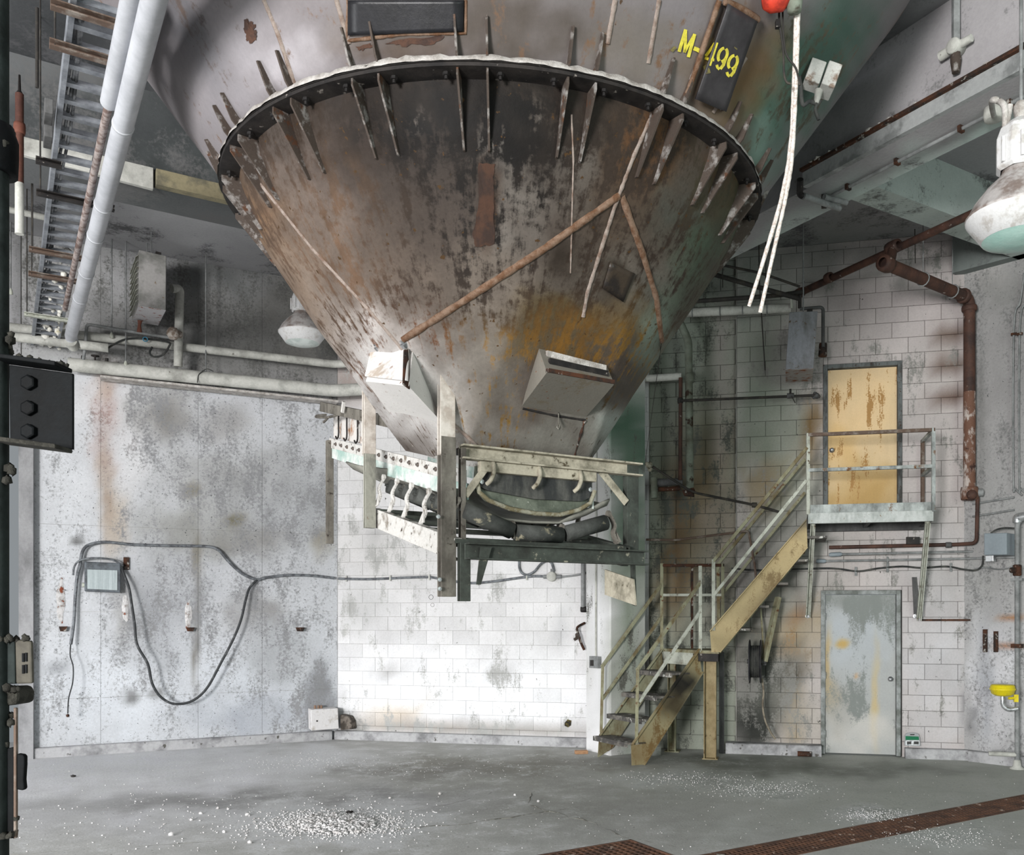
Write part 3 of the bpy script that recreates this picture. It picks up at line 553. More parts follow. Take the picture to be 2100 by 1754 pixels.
def hop(px, py, off=0.0, tries=40):
    best = None
    for t in TREES:
        loc, nrm, i, d = t.ray_cast(EYE, ray(px, py).normalized())
        if loc is not None and (best is None or d < best[2]): best = (loc, nrm, d)
    if best is None: return hop(px+(3 if px < 1030 else -3), py, off, tries-1) if tries else None
    loc, nrm, d = best
    if nrm.dot(ray(px, py)) > 0: nrm = -nrm
    return loc+nrm*off
def seam(name, pts, r, m, jit=.25, off=.0):
    P = []
    for i in range(len(pts)-1):
        (x0, y0), (x1, y1) = pts[i], pts[i+1]; k = max(3, int(math.hypot(x1-x0, y1-y0)/9))
        for q in range(k): 
            h = hop(x0+(x1-x0)*q/k, y0+(y1-y0)*q/k, off)
            if h is not None: P.append(h)
    h = hop(*pts[-1], off)
    if h is not None: P.append(h)
    mb = MB(); mb.tube(P, [r*random.uniform(1-jit, 1+jit) for _ in P], 7); return mb.build(name, m, hopper)
seam('weld_seam', [(1270, 402), (1120, 508), (960, 612), (826, 697)], .026, M_WELD, .1, -.008); seam('weld_seam', [(1276, 404), (1318, 520), (1346, 610), (1357, 700)], .025, M_WELD, .1, -.008)
seam('weld_seam', [(1342, 226), (1300, 320), (1262, 420), (1205, 600), (1196, 650)], .016, M_WELDP, .15, -.006); seam('weld_seam', [(508, 345), (640, 510), (760, 640), (832, 725)], .014, M_WELDP, .1, -.005)
seam('weld_seam', [(1170, 560), (1176, 330), (1172, 235)], .006, M_WELDP); seam('weld_seam', [(930, 870), (985, 920)], .012, M_WELDP)
for p in ([(541, 0), (570, 70), (604, 172)], [(1262, 0), (1246, 90)], [(1352, 0), (1330, 130)], [(1530, 118), (1462, 232)], [(690, 0), (716, 90)]): seam('vertical_rib', p, .018, M_WELDP, .08, -.008)
# flange: two bolted rings, caked dust on top, gusset plates in pairs above and below, bolt heads
FR = 1.965
mb = MB()
for z0 in (4.872, 4.897): mb.lathe(CEN, UP, [(1.82, z0), (FR, z0), (FR, z0+.02), (1.82, z0+.02), (1.82, z0)], 160, False)
flange = mb.build('flange', M_BLK, hopper)
mb = MB(); n = 260; prof = []
vs = []; fs = []
for k in range(n):
    a = 2*math.pi*k/n; h = random.uniform(.008, .032); x = FR+random.uniform(.004, .016)
    for r, z in ((1.875, 4.918), (1.88, 4.918+h*1.5), (FR-.05, 4.918+h*1.2), (x-.01, 4.918+h*.7), (x, 4.898)): 
        p = CEN+G1*(r*math.cos(a))+G2*(r*math.sin(a)); vs.append((p.x, p.y, z))
fs = [(k*5+j, ((k+1) % n)*5+j, ((k+1) % n)*5+j+1, k*5+j+1) for k in range(n) for j in range(4)]
mb.add(vs, fs, True); mb.build('dust_crust', M_DUST, flange)
gl = None; gu = None
def radial(a): return V((math.sin(a), -math.cos(a), 0))
for k in range(20):
    for d in (-.042, .042):
        a = R_(1.7+18*k)+d; e = radial(a); tn = V((e.y, -e.x, 0))*.012
        P = lambda r, z: CEN+e*r+UP*z
        mb = MB(); mb.prism([P(1.82, 4.872)-tn/2, P(1.95, 4.872)-tn/2, P(1.95, 4.835)-tn/2, P(float(cone_r(4.56))+.012, 4.54)-tn/2, P(float(cone_r(4.56))-.03, 4.54)-tn/2], tn); mb.build('lower_gusset', M_GUS, hopper)
        mb = MB(); mb.prism([P(1.86, 4.915)-tn/2, P(1.955, 4.915)-tn/2, P(1.99, 4.95)-tn/2, P(2.058, 5.09)-tn/2, P(2.03, 5.10)-tn/2], tn); mb.build('upper_gusset', M_GUS, hopper)
bolt0 = None
for k in range(40):
    a = R_(1.7+9*k+4.5); e = radial(a); p = CEN+e*1.90+UP*4.872
    if bolt0 is None:
        mb = MB(); mb.lathe((0, 0, 0), (0, 0, -1), [(.0, -.001), (.02, 0), (.02, .016), (.01, .017), (.01, .035), (0, .035)], 6, False); bolt0 = mb.build('flange_bolt', M_BLK, flange); bolt0.location = p
    else: inst(bolt0, p, flange)
# dark steel patch plates, the marked plate and its frame
def patch(name, quad, off, m, nx=10, ny=8, thick=.012, parent=None):
    vs = []; fs = []
    for j in range(ny+1):
        for i in range(nx+1):
            u, v = i/nx, j/ny; a, b, c, d = [V((*q, 0)) for q in quad]
            q = (a*(1-u)+b*u)*(1-v)+(d*(1-u)+c*u)*v; h = hop(q.x, q.y, off); vs.append(h if h is not None else vs[-1])
    fs = [(j*(nx+1)+i, j*(nx+1)+i+1, (j+1)*(nx+1)+i+1, (j+1)*(nx+1)+i) for j in range(ny) for i in range(nx)]
    mb = MB(); mb.add(vs, fs, True); o = mb.build(name, m, parent or hopper)
    s = o.modifiers.new('thick', 'SOLIDIFY'); s.thickness = thick; s.offset = 0; return o
M_PLATE = mat('bare_dark_plate', (62, 60, 62), (40, 38, 40), scale=4, thr=.5, soft=.2, var=.3, c3=(112, 112, 118), thr3=.68, scale3=6, rough=.42)
M_PATCHB = mat('black_patch_plate', (34, 34, 38), (20, 20, 22), scale=3, stretch=(3, 3, .3), thr=.5, soft=.2, var=.4, rough=.4)
patch('patch_plate', [(716, 0), (952, 0), (950, 64), (716, 72)], .012, M_PATCHB); seam('weld_seam', [(714, 0), (712, 84), (830, 70), (955, 68), (955, 0)], .01, M_WELD)
patch('patch_plate', [(1250, 536), (1300, 560), (1276, 618), (1234, 590)], .01, mat('oily_patch', (54, 46, 38), (34, 30, 28), scale=9, var=.4, rough=.35), 5, 5)
plate = patch('marked_plate', [(1482, 4), (1541, 40), (1477, 224), (1416, 198)], .05, M_PLATE, 8, 12, .01)
seam('plate_rail', [(1471, 0), (1440, 92), (1406, 190)], .017, M_WELD, .1, .02); seam('plate_rail', [(1480, 2), (1512, 16), (1548, 38)], .02, M_WELD, .1, .03); seam('plate_rail', [(1546, 44), (1512, 136), (1478, 226)], .02, M_RUST, .1, .0)
TREES.append(bvh(plate))
M_YEL = mat('yellow_stencil_paint', (212, 200, 72), (170, 158, 60), scale=20, thr=.58, soft=.1, var=.3, bump=.05)
sx = 1/5.846
def stroke(mb, pts, wd, m_=1):
    Q = [V((1350+x*sx, y*sx, 0)) for x, y in pts]; wd = wd*sx/2; L = []; Rr = []
    D = []
    for i in range(len(Q)):
        t = (Q[min(i+1, len(Q)-1)]-Q[max(i-1, 0)]).normalized(); nn = V((-t.y, t.x, 0)); D.append((Q[i]+nn*wd, Q[i]-nn*wd))
    # cut into short pieces so that the paint follows the curve of the shell
    for i in range(len(Q)-1):
        k = 3; rows = []
        for q in range(k+1):
            u = q/k; a = D[i][0].lerp(D[i+1][0], u); b = D[i][1].lerp(D[i+1][1], u); rows.append([hop(*a.lerp(b, j/2).xy, .008) for j in range(3)])
        if any(x is None for r_ in rows for x in r_): continue
        vs = [x for r_ in rows for x in r_]; mb.add(vs, [(q*3+j, q*3+j+1, q*3+3+j+1, q*3+3+j) for q in range(k) for j in range(2)])
def ell(cx, cy, rx, ry, a0, a1, n=9, rot=20):
    c, s = math.cos(R_(rot)), math.sin(R_(rot)); out = []
    for k in range(n):
        a = R_(a0+(a1-a0)*k/(n-1)); x, y = rx*math.cos(a), -ry*math.sin(a); out.append((cx+x*c-y*s, cy+x*s+y*c))
    return out
mb = MB()
stroke(mb, [(240, 618), (320, 350)], 40); stroke(mb, [(318, 360), (318, 480), (306, 625)], 36); stroke(mb, [(306, 625), (360, 520), (424, 410)], 30); stroke(mb, [(428, 404), (350, 682)], 40)
stroke(mb, [(415, 575), (455, 590), (495, 612)], 50)
stroke(mb, [(690, 505), (602, 782)], 42); stroke(mb, [(668, 515), (560, 668)], 34); stroke(mb, [(548, 690), (600, 708), (662, 716)], 34)
for cx_, cy_ in ((762, 655), (884, 742)):
    stroke(mb, ell(cx_, cy_, 50, 84, 102, 255), 36); stroke(mb, ell(cx_, cy_, 50, 84, -75, 78), 36)
    stroke(mb, [(cx_+36, cy_+40), (cx_+8, cy_+120), (cx_-30, cy_+168)], 38); stroke(mb, [(cx_-38, cy_+172), (cx_-62, cy_+150), (cx_-72, cy_+118)], 34)
o = mb.build('stencilled_marking', M_YEL, hopper, recalc=False); o['label'] = 'yellow stencilled marking M-499'
mb = MB(); stroke(mb, [(545, 780), (580, 840), (590, 880)], 60); stroke(mb, [(150, 610), (200, 560)], 40); stroke(mb, [(900, 560), (935, 590)], 14)
mb.build('paint_smear', mat('yellow_overspray', (120, 112, 66), (92, 84, 60), scale=30, var=.5, bump=.05), hopper, recalc=False)
# flaked paint scar and worn patches
def scar(pts, m, off=.004):
    pts = [(a[0]+(b[0]-a[0])*q/4+random.uniform(-2.2, 2.2)*(q > 0), a[1]+(b[1]-a[1])*q/4+random.uniform(-3, 3)*(q > 0)) for a, b in zip(pts, pts[1:]+pts[:1]) for q in range(4)]
    P = [hop(x, y, off) for x, y in pts]; c = hop(sum(x for x, y in pts)/len(pts), sum(y for x, y in pts)/len(pts), off)
    mb = MB(); n = len(P); mb.add(P+[c], [(i, (i+1) % n, n) for i in range(n)]); return mb.build('paint_flake_scar', m, hopper, recalc=False)
M_SCAR = mat('bare_brown_scar', (72, 48, 36), (52, 36, 30), scale=16, var=.35)
scar([(501, 40), (506, 37), (510, 42), (518, 44), (519, 50), (525, 52), (521, 60), (528, 66), (528, 74), (524, 82), (518, 88), (513, 92), (511, 86), (505, 82), (506, 70), (500, 58)], M_SCAR)
scar([(790, 90), (806, 84), (850, 78), (912, 74), (900, 84), (880, 92), (850, 90), (830, 96), (812, 92)], M_SCAR); scar([(730, 96), (760, 88), (765, 96), (745, 104), (735, 102)], M_SCAR)
scar([(982, 334), (1016, 336), (1010, 360), (1012, 380), (1012, 440), (1014, 500), (975, 506), (968, 480), (980, 430), (982, 380)], mat('chestnut_scar', (62, 40, 28), (44, 30, 24), scale=9, stretch=(1, 1, .3), var=.35))
# the two wedge-shaped covers low on the cone
M_WHT = painted('white_chute_paint', 'Object', (1, 1, .5), 5, 60, rough=.55, var=.2, bump=.2, soft=.05, speck=(30, (112, 70, 44), .72))
def wedge(name, top, lip, low, out, m, base, base2, wear, label):
    A, B = [hop(*p, -.03) for p in top]; e = radial(math.atan2((A+B).x/2-CEN.x, -((A+B).y/2-CEN.y)))
    C, D = [hop(*p, out) for p in lip]; E_, G_ = [hop(*p, -.02) for p in low]
    C = atz(*lip[0], C.z); D = atz(*lip[1], D.z)
    mb = MB(); ins = -e*.14
    mb.add([A, B, C, D, E_, G_, A+ins, B+ins, E_+ins, G_+ins], [(0, 1, 3, 2), (2, 3, 5, 4), (0, 2, 4), (1, 5, 3)])
    me = mb.mesh(name); b = bmesh.new(); b.from_mesh(me); bmesh.ops.subdivide_edges(b, edges=b.edges, cuts=4, use_grid_fill=True); bmesh.ops.recalc_face_normals(b, faces=b.faces); b.to_mesh(me); b.free()
    paint(me, base, [], base2, [], wear); o = link(name, me, m, hopper); s = o.modifiers.new('thick', 'SOLIDIFY'); s.thickness = .012; s.offset = 0; o['label'] = label
    return A, B, C, D, E_, G_, e
A, B, C, D, E_, G_, e = wedge('wedge_cover', [(1108, 716), (1246, 754)], [(1122, 764), (1258, 788)], [(1071, 838), (1200, 860)], .15, M_WHT, (120, 116, 108), (112, 104, 90), .3, 'grey wedge-shaped cover on the front of the hopper')
mb = MB(); mb.bar(C+UP*.012, D+UP*.012, .03, .026); mb.build('cover_lip', M_RUST, hopper)
for q, m in ((.55, M_BLK), (.25, M_DUST)):
    mb = MB(); mb.bar(A.lerp(C, q)+e*.02+(B-A)*.06, B.lerp(D, q)+e*.02-(B-A)*.06, .02, .04); mb.build('cover_slot' if q > .5 else 'cover_dust', m, hopper)
A, B, C, D, E_, G_, e = wedge('wedge_cover', [(764, 730), (842, 722)], [(752, 782), (838, 792)], [(798, 852), (906, 874)], .22, M_WHT, (222, 219, 216), (140, 96, 70), .16, 'white wedge-shaped cover low on the left of the hopper')
mb = MB()
mb.prism([A+e*.05+UP*.0, B+e*.05+UP*.0, D+e*.02+UP*.03, C+e*.02+UP*.03], -e*.02); mb.build('cover_face', mat('white_cover_face', (214, 212, 210), (176, 164, 152), scale=7, thr=.58, var=.25, c3=(120, 70, 40), thr3=.68, scale3=12), hopper, .004)
mb = MB(); mb.prism([B+e*.05+UP*.0, B+e*.08-UP*.01, D+e*.05, D-e*.0-UP*.02], (B-A).normalized()*.014); mb.build('cover_end', M_RUST, hopper)
bt = None
for P in (A.lerp(B, .25), A.lerp(B, .95)):
    mb = MB(); mb.lathe(P+e*.04+UP*.02, e+UP*.6, [(0, 0), (.03, 0), (.03, .03), (.016, .032), (.016, .05), (0, .05)], 6, False); mb.build('cover_bolt', M_KNOB, hopper)
    mb = MB(); mb.tube([P-e*.0+UP*.16-(B-A)*.05, P+e*.03+UP*.05], [.02, .035], 6); mb.build('rust_bracket', mat('bright_rust', (140, 70, 40), (104, 54, 34), scale=20, var=.35) if bt is None else bt.data.materials[0], hopper); bt = bt or bpy.data.objects['rust_bracket']
# hanging chain and outlet seam on the front chute
seam('weld_seam', [(1199, 862), (1178, 936)], .010, M_RUST, .6); seam('weld_seam', [(1072, 838), (1135, 852), (1200, 862)], .008, M_BLK)
M_CHAIN = mat('chain_steel', (96, 92, 84), (140, 138, 130), scale=30, var=.3, rough=.5)
mb = MB(); p0 = hop(1142, 856, .03); p1 = hop(1140, 946, .03); k = 13
for i in range(k):
    c = p0.lerp(p1, i/k); ax = V((1, 0, 0)) if i % 2 else V((0, 1, 0)); h = (p1-p0).length/k*.62
    mb.tube([c+ax*(.011*math.cos(a))+UP*(h*math.sin(a)) for a in np.linspace(0, 2*math.pi, 9)], .004, 5, False)
mb.build('chain', M_CHAIN, hopper)
# ---------------------------------------------------------------- troughed belt conveyor slung under the hopper
def cv(w_, a, z): return CEN+G1*w_+G2*a+UP*z
def CF(a): return (CEN+G2*a, G2)
def CW(w_): return (CEN+G1*w_, G1)
zc = lambda a: .232*a
AX = (G2+UP*.232).normalized(); NX = (UP-G2*.232).normalized()
M_WP = mat('chipped_white_paint', (190, 188, 184), (120, 112, 102), scale=7, thr=.60, soft=.05, var=.3, c3=(70, 60, 52), thr3=.66, scale3=18)
M_STG = mat('dusty_grey_steel', (118, 114, 106), (74, 70, 64), scale=6, thr=.5, soft=.12, var=.35, stretch=(1, 1, .4), c3=(60, 54, 48), thr3=.66, scale3=16)
M_STD = mat('dark_green_steel', (66, 72, 66), (44, 46, 42), scale=6, thr=.5, soft=.15, var=.4, c3=(128, 126, 112), thr3=.68, scale3=14)
M_CRM = mat('cream_crusted_steel', (164, 158, 142), (112, 108, 94), scale=7, thr=.54, soft=.1, var=.35, c3=(70, 62, 46), thr3=.66, scale3=14)
M_ROLL = mat('worn_roller', (76, 78, 75), (48, 50, 48), scale=6, thr=.5, soft=.15, var=.4, c3=(142, 136, 116), thr3=.64, scale3=7, rough=.75)
M_GRN = mat('pale_green_paint', (148, 174, 166), (206, 208, 204), scale=5, thr=.5, soft=.1, var=.25, c3=(120, 112, 96), thr3=.7, scale3=16)
M_BELT = mat('dusty_belt', (150, 148, 140), (104, 104, 96), scale=3, thr=.5, soft=.2, var=.3, rough=.9)
M_RUB = mat('black_rubber', (46, 48, 48), (84, 84, 80), scale=9, thr=.55, soft=.12, var=.45, stretch=(1, 1, .3), rough=.85)
conv = thing('belt_conveyor', cv(0, .5, 2.25), 'troughed belt conveyor slung on channel posts beneath the hopper outlet', 'conveyor')
def P_(name, m, fn, bev=.004): mb = MB(); fn(mb); return mb.build(name, m, conv, bev)
sz = lambda a: 2.33+.222*(a+.55)        # stringer centre line
P_('side_stringer', M_WP, lambda b: b.channel(cv(-.64, -.62, sz(-.62)), cv(-.64, 1.0, sz(1.0)), .06, .15, .012, flip=1))
P_('side_stringer', M_STD, lambda b: b.channel(cv(.78, -.62, sz(-.62)), cv(.78, 1.9, sz(1.9)), .06, .15, .012, flip=-1))
P_('cross_beam', M_STD, lambda b: b.channel(cv(-.60, -.70, 2.30), cv(.86, -.70, 2.30), .07, .11, .012, flip=1))
P_('cross_beam', M_STD, lambda b: b.bar(cv(-.62, -.56, 2.37), cv(.80, -.56, 2.37), .06, .06))
P_('cross_beam', M_STG, lambda b: b.bar(cv(-.64, .97, sz(.97)), cv(.80, .97, sz(.97)), .06, .08))
# hanger posts
def post_l(b):
    z0, z1 = 2.02, 3.52
    b.prism([cv(-.755, -.59, z0+.0), cv(-.755, -.53, z0+.06), cv(-.755, -.53, z1), cv(-.755, -.59, z1)], G1*-.012)
    b.prism([cv(-.755, -.60, z1), cv(-.755, -.60, z0+.05), cv(-.66, -.60, z0), cv(-.66, -.60, z1-.02)], G2*.012)
p = P_('hanger_post', mat('post_paint_and_soot', (196, 190, 182), (166, 156, 146), scale=5, var=.25, c3=(60, 48, 40), thr3=.7, scale3=12), lambda b: b.channel(cv(-.64, -.60, 2.94), cv(-.64, -.60, 3.52), .10, .06, .012, up=tuple(G2), flip=1), .003)
p['label'] = 'tall pale hanger post at the near left corner'
P_('hanger_post', M_STG, lambda b: b.channel(cv(-.636, -.598, 2.0), cv(-.636, -.598, 3.06), .10, .07, .014, up=tuple(G2), flip=1), .003)
P_('hanger_post', M_STD, lambda b: b.channel(cv(-.545, -.64, 1.97), cv(-.545, -.64, 2.36), .07, .05, .012, up=tuple(G2), flip=1), .003)
P_('hanger_post', M_STG, lambda b: b.channel(cv(-.555, -.59, 2.36), cv(-.555, -.59, 3.0), .03, .05, .012, up=tuple(G2), flip=1), .003)
P_('hanger_post', mat('grey_green_post', (142, 142, 132), (96, 96, 90), scale=6, stretch=(1, 1, .4), var=.3, c3=(96, 60, 40), thr3=.69, scale3=14), lambda b: b.channel(cv(-.67, .87, 2.57), cv(-.67, .87, 3.70), .08, .055, .012, up=tuple(G2), flip=1), .003)
P_('hanger_post', bpy.data.materials['post_paint_and_soot'], lambda b: b.channel(cv(-.672, .868, 3.16), cv(-.672, .868, 3.71), .09, .06, .012, up=tuple(G2), flip=1), .003)
P_('hanger_post', M_STD, lambda b: b.channel(cv(.80, -.55, 2.26), cv(.80, -.55, 3.02), .10, .06, .012, up=tuple(G2), flip=-1), .003)
P_('hanger_post', M_STG, lambda b: b.channel(cv(-.5, 2.56, 2.56), cv(-.5, 2.56, 3.56), .06, .05, .012, up=tuple(G2), flip=1), .003)
P_('top_beam', M_CRM, lambda b: b.channel(cv(-.58, -.57, 2.975), cv(.90, -.57, 2.975), .07, .10, .014, flip=1))
P_('knee_brace', M_CRM, lambda b: b.bar(cv(-.55, -.60, 2.68), cv(-.36, -.60, 2.93), .012, .05, up=(0, 0, 1)))
P_('knee_brace', M_CRM, lambda b: b.bar(cv(.78, -.59, 2.72), cv(.55, -.59, 2.94), .012, .06, up=(0, 0, 1)))
P_('diagonal_strut', M_WP, lambda b: b.bar(hit(772, 812, CW(-.78)), hit(852, 912, CW(-.56)), .012, .05))
# corner stubs under the front beam
P_('corner_gusset', M_STD, lambda b: b.prism([cv(-.50, -.74, 2.33), cv(-.42, -.74, 2.33), cv(-.50, -.74, 2.08), cv(-.53, -.74, 2.08)], G2*.012), 0)
q = [hit(x, y, CW(.74)) for x, y in ((1240, 1168), (1298, 1188), (1303, 1242), (1240, 1220))]
P_('corner_plate', M_CRM, lambda b: b.prism(q, G1*.014), 0)
q2 = [hit(x, y, CF(-.60)) for x, y in ((1297, 1150), (1303, 1152), (1306, 1243), (1299, 1240))]
P_('corner_plate', M_STD, lambda b: b.prism(q2, G2*.03), 0)
b0 = None
for x, y in ((901, 1189), (901, 1208), (898, 1060)):
    p = hit(x, y, CF(-.66)); mb = MB(); mb.lathe(p, -G2, [(0, -.005), (.014, 0), (.014, .01), (0, .012)], 8, False); mb.build('bolt_head', M_KNOB, conv)
# idler sets: base angle, end and centre brackets, three rollers each
def idler(a, cut=False):
    z0 = zc(a)+2.60; b = MB(); b.bar(cv(-.64, a, z0-.09), cv(.74, a, z0-.09), .09, .03)
    base = b.build('idler', M_STD, conv)
    B3 = [((-.56, .12), (-.20, .0)), ((-.17, -.01), (.20, -.01)), ((.23, .0), (.58, .10))]
    for (w0, h0), (w1, h1) in B3:
        m = MB(); p, q = cv(w0, a, z0+h0), cv(w1, a, z0+h1); d = (q-p).normalized()
        m.tube([p-d*.006, p, p, q, q, q+d*.006], [.045, .055, .058, .058, .055, .045], 16); m.tube([p-d*.03, q+d*.03], .012, 6); m.build('roller', M_ROLL, base)
    for w0, h in ((-.595, .14), (-.185, .0), (.215, .0), (.615, .12)):
        m = MB(); s = -1 if w0 < 0 else 1; m_ = abs(w0) > .5
        pts = [cv(w0+s*.07*m_, a, z0-.05), cv(w0+s*.035*m_, a, z0+h*.35-.02), cv(w0+s*.045*m_, a, z0+h*.7), cv(w0, a, z0+h+.045)]
        path = arc_path(pts, 4)
        for i in range(len(path)-1): m.bar(path[i], path[i+1], .05 if m_ else .035, .012, up=tuple(G1), ext=.003)
        m.lathe(path[-1]-G1*.01, G1, [(0, -.008), (.026, -.008), (.026, .014), (0, .014)], 10, False)
        if m_: m.prism([cv(w0+s*.07, a-.05, z0-.045), cv(w0+s*.07, a+.05, z0-.045), cv(w0+s*.05, a, z0+.05)], G1*.01)
        m.build('roller_bracket', M_WP if (w0 < -.5 and a > -.3) else M_STG, base)
for a in (-.60, -.10, .24, .54, .84): idler(a)
# belt with its curled near edge
vs = []; fs = []; prof = [(-.66, .30), (-.60, .235), (-.48, .175), (-.34, .11), (-.22, .075), (0, .066), (.22, .075), (.36, .115), (.48, .17), (.60, .24), (.66, .27)]
aa = [-.54, -.50, -.46, -.4, 0, .5, .97, 1.06, 1.3, 1.42]
for a in aa:
    for w_, h in prof: 
        cu = (.05 if a < -.52 else 0)*(1 if w_ > .3 else .2)
        wid = (1.0 if a < -.45 else .66 if a < 1.0 else 1.1) if w_ < 0 else 1.0
        vs.append(cv(w_*wid, a, zc(a)+2.60+h*.82+cu))
n = len(prof); fs = [(i*n+j, i*n+j+1, (i+1)*n+j+1, (i+1)*n+j) for i in range(len(aa)-1) for j in range(n-1)]
mb = MB(); mb.add(vs, fs, True); o = mb.build('belt', M_BELT, conv); s = o.modifiers.new('thick', 'SOLIDIFY'); s.thickness = .014; s.offset = 0
# skirt boards with clamp strips and bolts, end gate with rubber curtain
for sgn in (-1, 1):
    mb = MB(); f = lambda a, h: cv(.5*sgn, a, zc(a)+h)
    mb.prism([f(-.52, 2.895), f(2.6, 2.895), f(2.6, 2.99), f(-.52, 2.99)], G1*.02*sgn); mb.build('skirt_board', M_WP, conv, .003)
    mb = MB(); mb.prism([f(-.55, 2.79), f(-.2, 2.78), f(2.6, 2.80), f(2.6, 2.90), f(-.55, 2.90)], G1*.012*sgn); mb.build('skirt_rubber', M_GRN, conv)
bh = None
for k in range(18):
    a = -.38+k*.172; p = cv(-.5, a, zc(a)+2.945)-G1*.02
    if bh is None: mb = MB(); mb.lathe((0, 0, 0), -G1, [(0, 0), (.017, 0), (.017, .012), (.008, .013), (.008, .022), (0, .022)], 6, False); bh = mb.build('skirt_bolt', M_GUS, conv); bh.location = p
    else: inst(bh, p, conv)
mb = MB()
for a0, a1, z0, z1 in ((1.72, 2.08, 3.0, 3.30), (2.09, 2.56, 3.0, 3.30)): mb.prism([cv(-.49, a0, zc(a0)+z0), cv(-.49, a1, zc(a1)+z0), cv(-.49, a1, zc(a1)+z1), cv(-.49, a0, zc(a0)+z1)], G1*.02)
mb.build('feed_board', mat('rust_spotted_white', (198, 194, 190), (150, 112, 84), scale=8, thr=.58, soft=.06, var=.3, c3=(70, 60, 56), thr3=.66, scale3=14), conv, .003)
for a in (1.74, 2.05, 2.3):
    mb = MB(); p = cv(-.52, a, zc(a)+3.14); mb.tube(arc_path([p+UP*.08, p, p-UP*.10, p-UP*.13-G2*-.05, p-UP*.10-G2*-.09], 3), .008, 6); mb.build('hook', M_BLK, conv)
mb = MB(); mb.channel(hit(657, 834, CW(-.62)), hit(800, 866, CW(-.62)), .05, .09, .01, flip=-1); mb.build('ledge_channel', M_STG, conv, .003)
mb = MB(); mb.bar(hit(705, 824, CW(-.66)), hit(702, 846, CW(-.66)), .02, .04); mb.build('ledge_bracket', M_WP, conv)
mb = MB()
for pts in ([(690, 852), (672, 856), (650, 856), (650, 853), (668, 851)], [(672, 858), (664, 866)]): mb.tube(arc_path([hit(x, y, CW(-.62)) for x, y in pts], 4), .012, 6)
mb.build('torn_strap', M_STG, conv)
E2 = [(-.44, 2.95), (-.445, 2.84), (-.43, 2.77), (-.36, 2.715), (-.2, 2.67), (0, 2.65), (.2, 2.655), (.36, 2.69), (.46, 2.75), (.50, 2.84), (.50, 2.95)]
mb = MB(); mb.prism([cv(x, -.53, z-.05) for x, z in E2], G2*.02); mb.build('end_gate', mat('gate_grey_green', (108, 114, 102), (76, 82, 72), scale=7, thr=.5, soft=.12, var=.35, c3=(188, 188, 176), thr3=.63, scale3=9), conv)
mb = MB(); mb.prism([cv(x, -.56, z) for x, z in ((-.43, 2.93), (-.43, 2.76), (-.36, 2.735), (0, 2.70), (.40, 2.71), (.49, 2.75), (.49, 2.93))], G2*.02); mb.build('rubber_curtain', M_RUB, conv)
mb = MB(); mb.bar(cv(-.44, -.585, 2.89), cv(.5, -.585, 2.89), .05, .07); mb.build('curtain_clamp', M_CRM, conv, .004)
mb = MB(); mb.tube([cv(x*1.01, -.575, z-.052+random.uniform(-.006, .006)) for x, z in E2[1:-1]], .017, 6); mb.build('caked_rim', mat('ochre_crust', (150, 148, 132), (116, 108, 84), scale=14, thr=.5, var=.4, bump=.6, bd=.02), conv)
for w_ in (-.34, .02, .36):
    mb = MB(); mb.tube(arc_path([cv(w_, -.60, 2.93), cv(w_-.01, -.635, 2.86), cv(w_-.03, -.63, 2.80), cv(w_-.05, -.60, 2.77)], 4), .016, 6); mb.build('curtain_hook', M_CRM, conv)
for x, z in ((-.41, 2.84), (.47, 2.80), (-.41, 2.79)):
    mb = MB(); mb.lathe(cv(x, -.56, z), -G2, [(0, 0), (.018, 0), (.018, .012), (0, .014)], 6, False); mb.build('bolt_head', M_KNOB, conv)
# ---------------------------------------------------------------- landing platform at the upper door, with rails and braces
M_OLIVE = mat('stair_paint_olive', (142, 142, 118), (108, 96, 70), scale=5, thr=.53, soft=.08, var=.3, stretch=(1, 1, .5), c3=(92, 58, 34), thr3=.65, scale3=10)
M_TANP = mat('stair_paint_tan', (156, 142, 110), (122, 106, 74), scale=3.5, thr=.52, soft=.15, var=.3, c3=(96, 78, 52), thr3=.66, scale3=9)
M_PALE = mat('pale_rail_paint', (178, 181, 170), (138, 138, 126), scale=8, thr=.56, soft=.08, var=.25, c3=(90, 74, 60), thr3=.66, scale3=16)
M_BRN = mat('brown_rail', (92, 76, 66), (132, 124, 116), scale=9, thr=.58, soft=.08, var=.3)
M_PLAT = mat('platform_edge_paint', (176, 182, 180), (110, 114, 112), scale=4, thr=.5, soft=.1, var=.3, stretch=(1, 1, .5), c3=(104, 72, 44), thr3=.63, scale3=5)
M_SOOT = mat('sooty_steel', (92, 92, 92), (54, 54, 54), scale=5, thr=.5, soft=.15, var=.35, stretch=(1, 1, .3))
plat = thing('landing_platform', hit(1780, 1300, BW(.4)), 'steel landing platform with railings under the tan upper door', 'platform')
def Q(parent, name, m, fn, bev=.003): mb = MB(); fn(mb); return mb.build(name, m, parent, bev)
PF = BW(.85); PZ0 = PZ
xl, xr = (hit(1657, 1060, PF)-BWA).dot(BWD), (hit(1914, 1060, PF)-BWA).dot(BWD)
W = lambda x, off, z: wall_pt(x, z, off)
Q(plat, 'toe_plate', M_PLAT, lambda b: b.prism([W(xl, .85, PZ-.01), W(xr, .85, PZ-.01), W(xr, .85, PZ+.10), W(xl, .85, PZ+.10)], BWN*-.012))
Q(plat, 'edge_channel', mat('edge_channel_paint', (186, 190, 188), (140, 146, 142), scale=5, thr=.52, soft=.1, var=.25, stretch=(1, 1, .4), c3=(120, 96, 60), thr3=.68), lambda b: b.channel(W(xl, .86, PZ-.07), W(xr, .86, PZ-.07), .06, .13, .014, flip=-1))
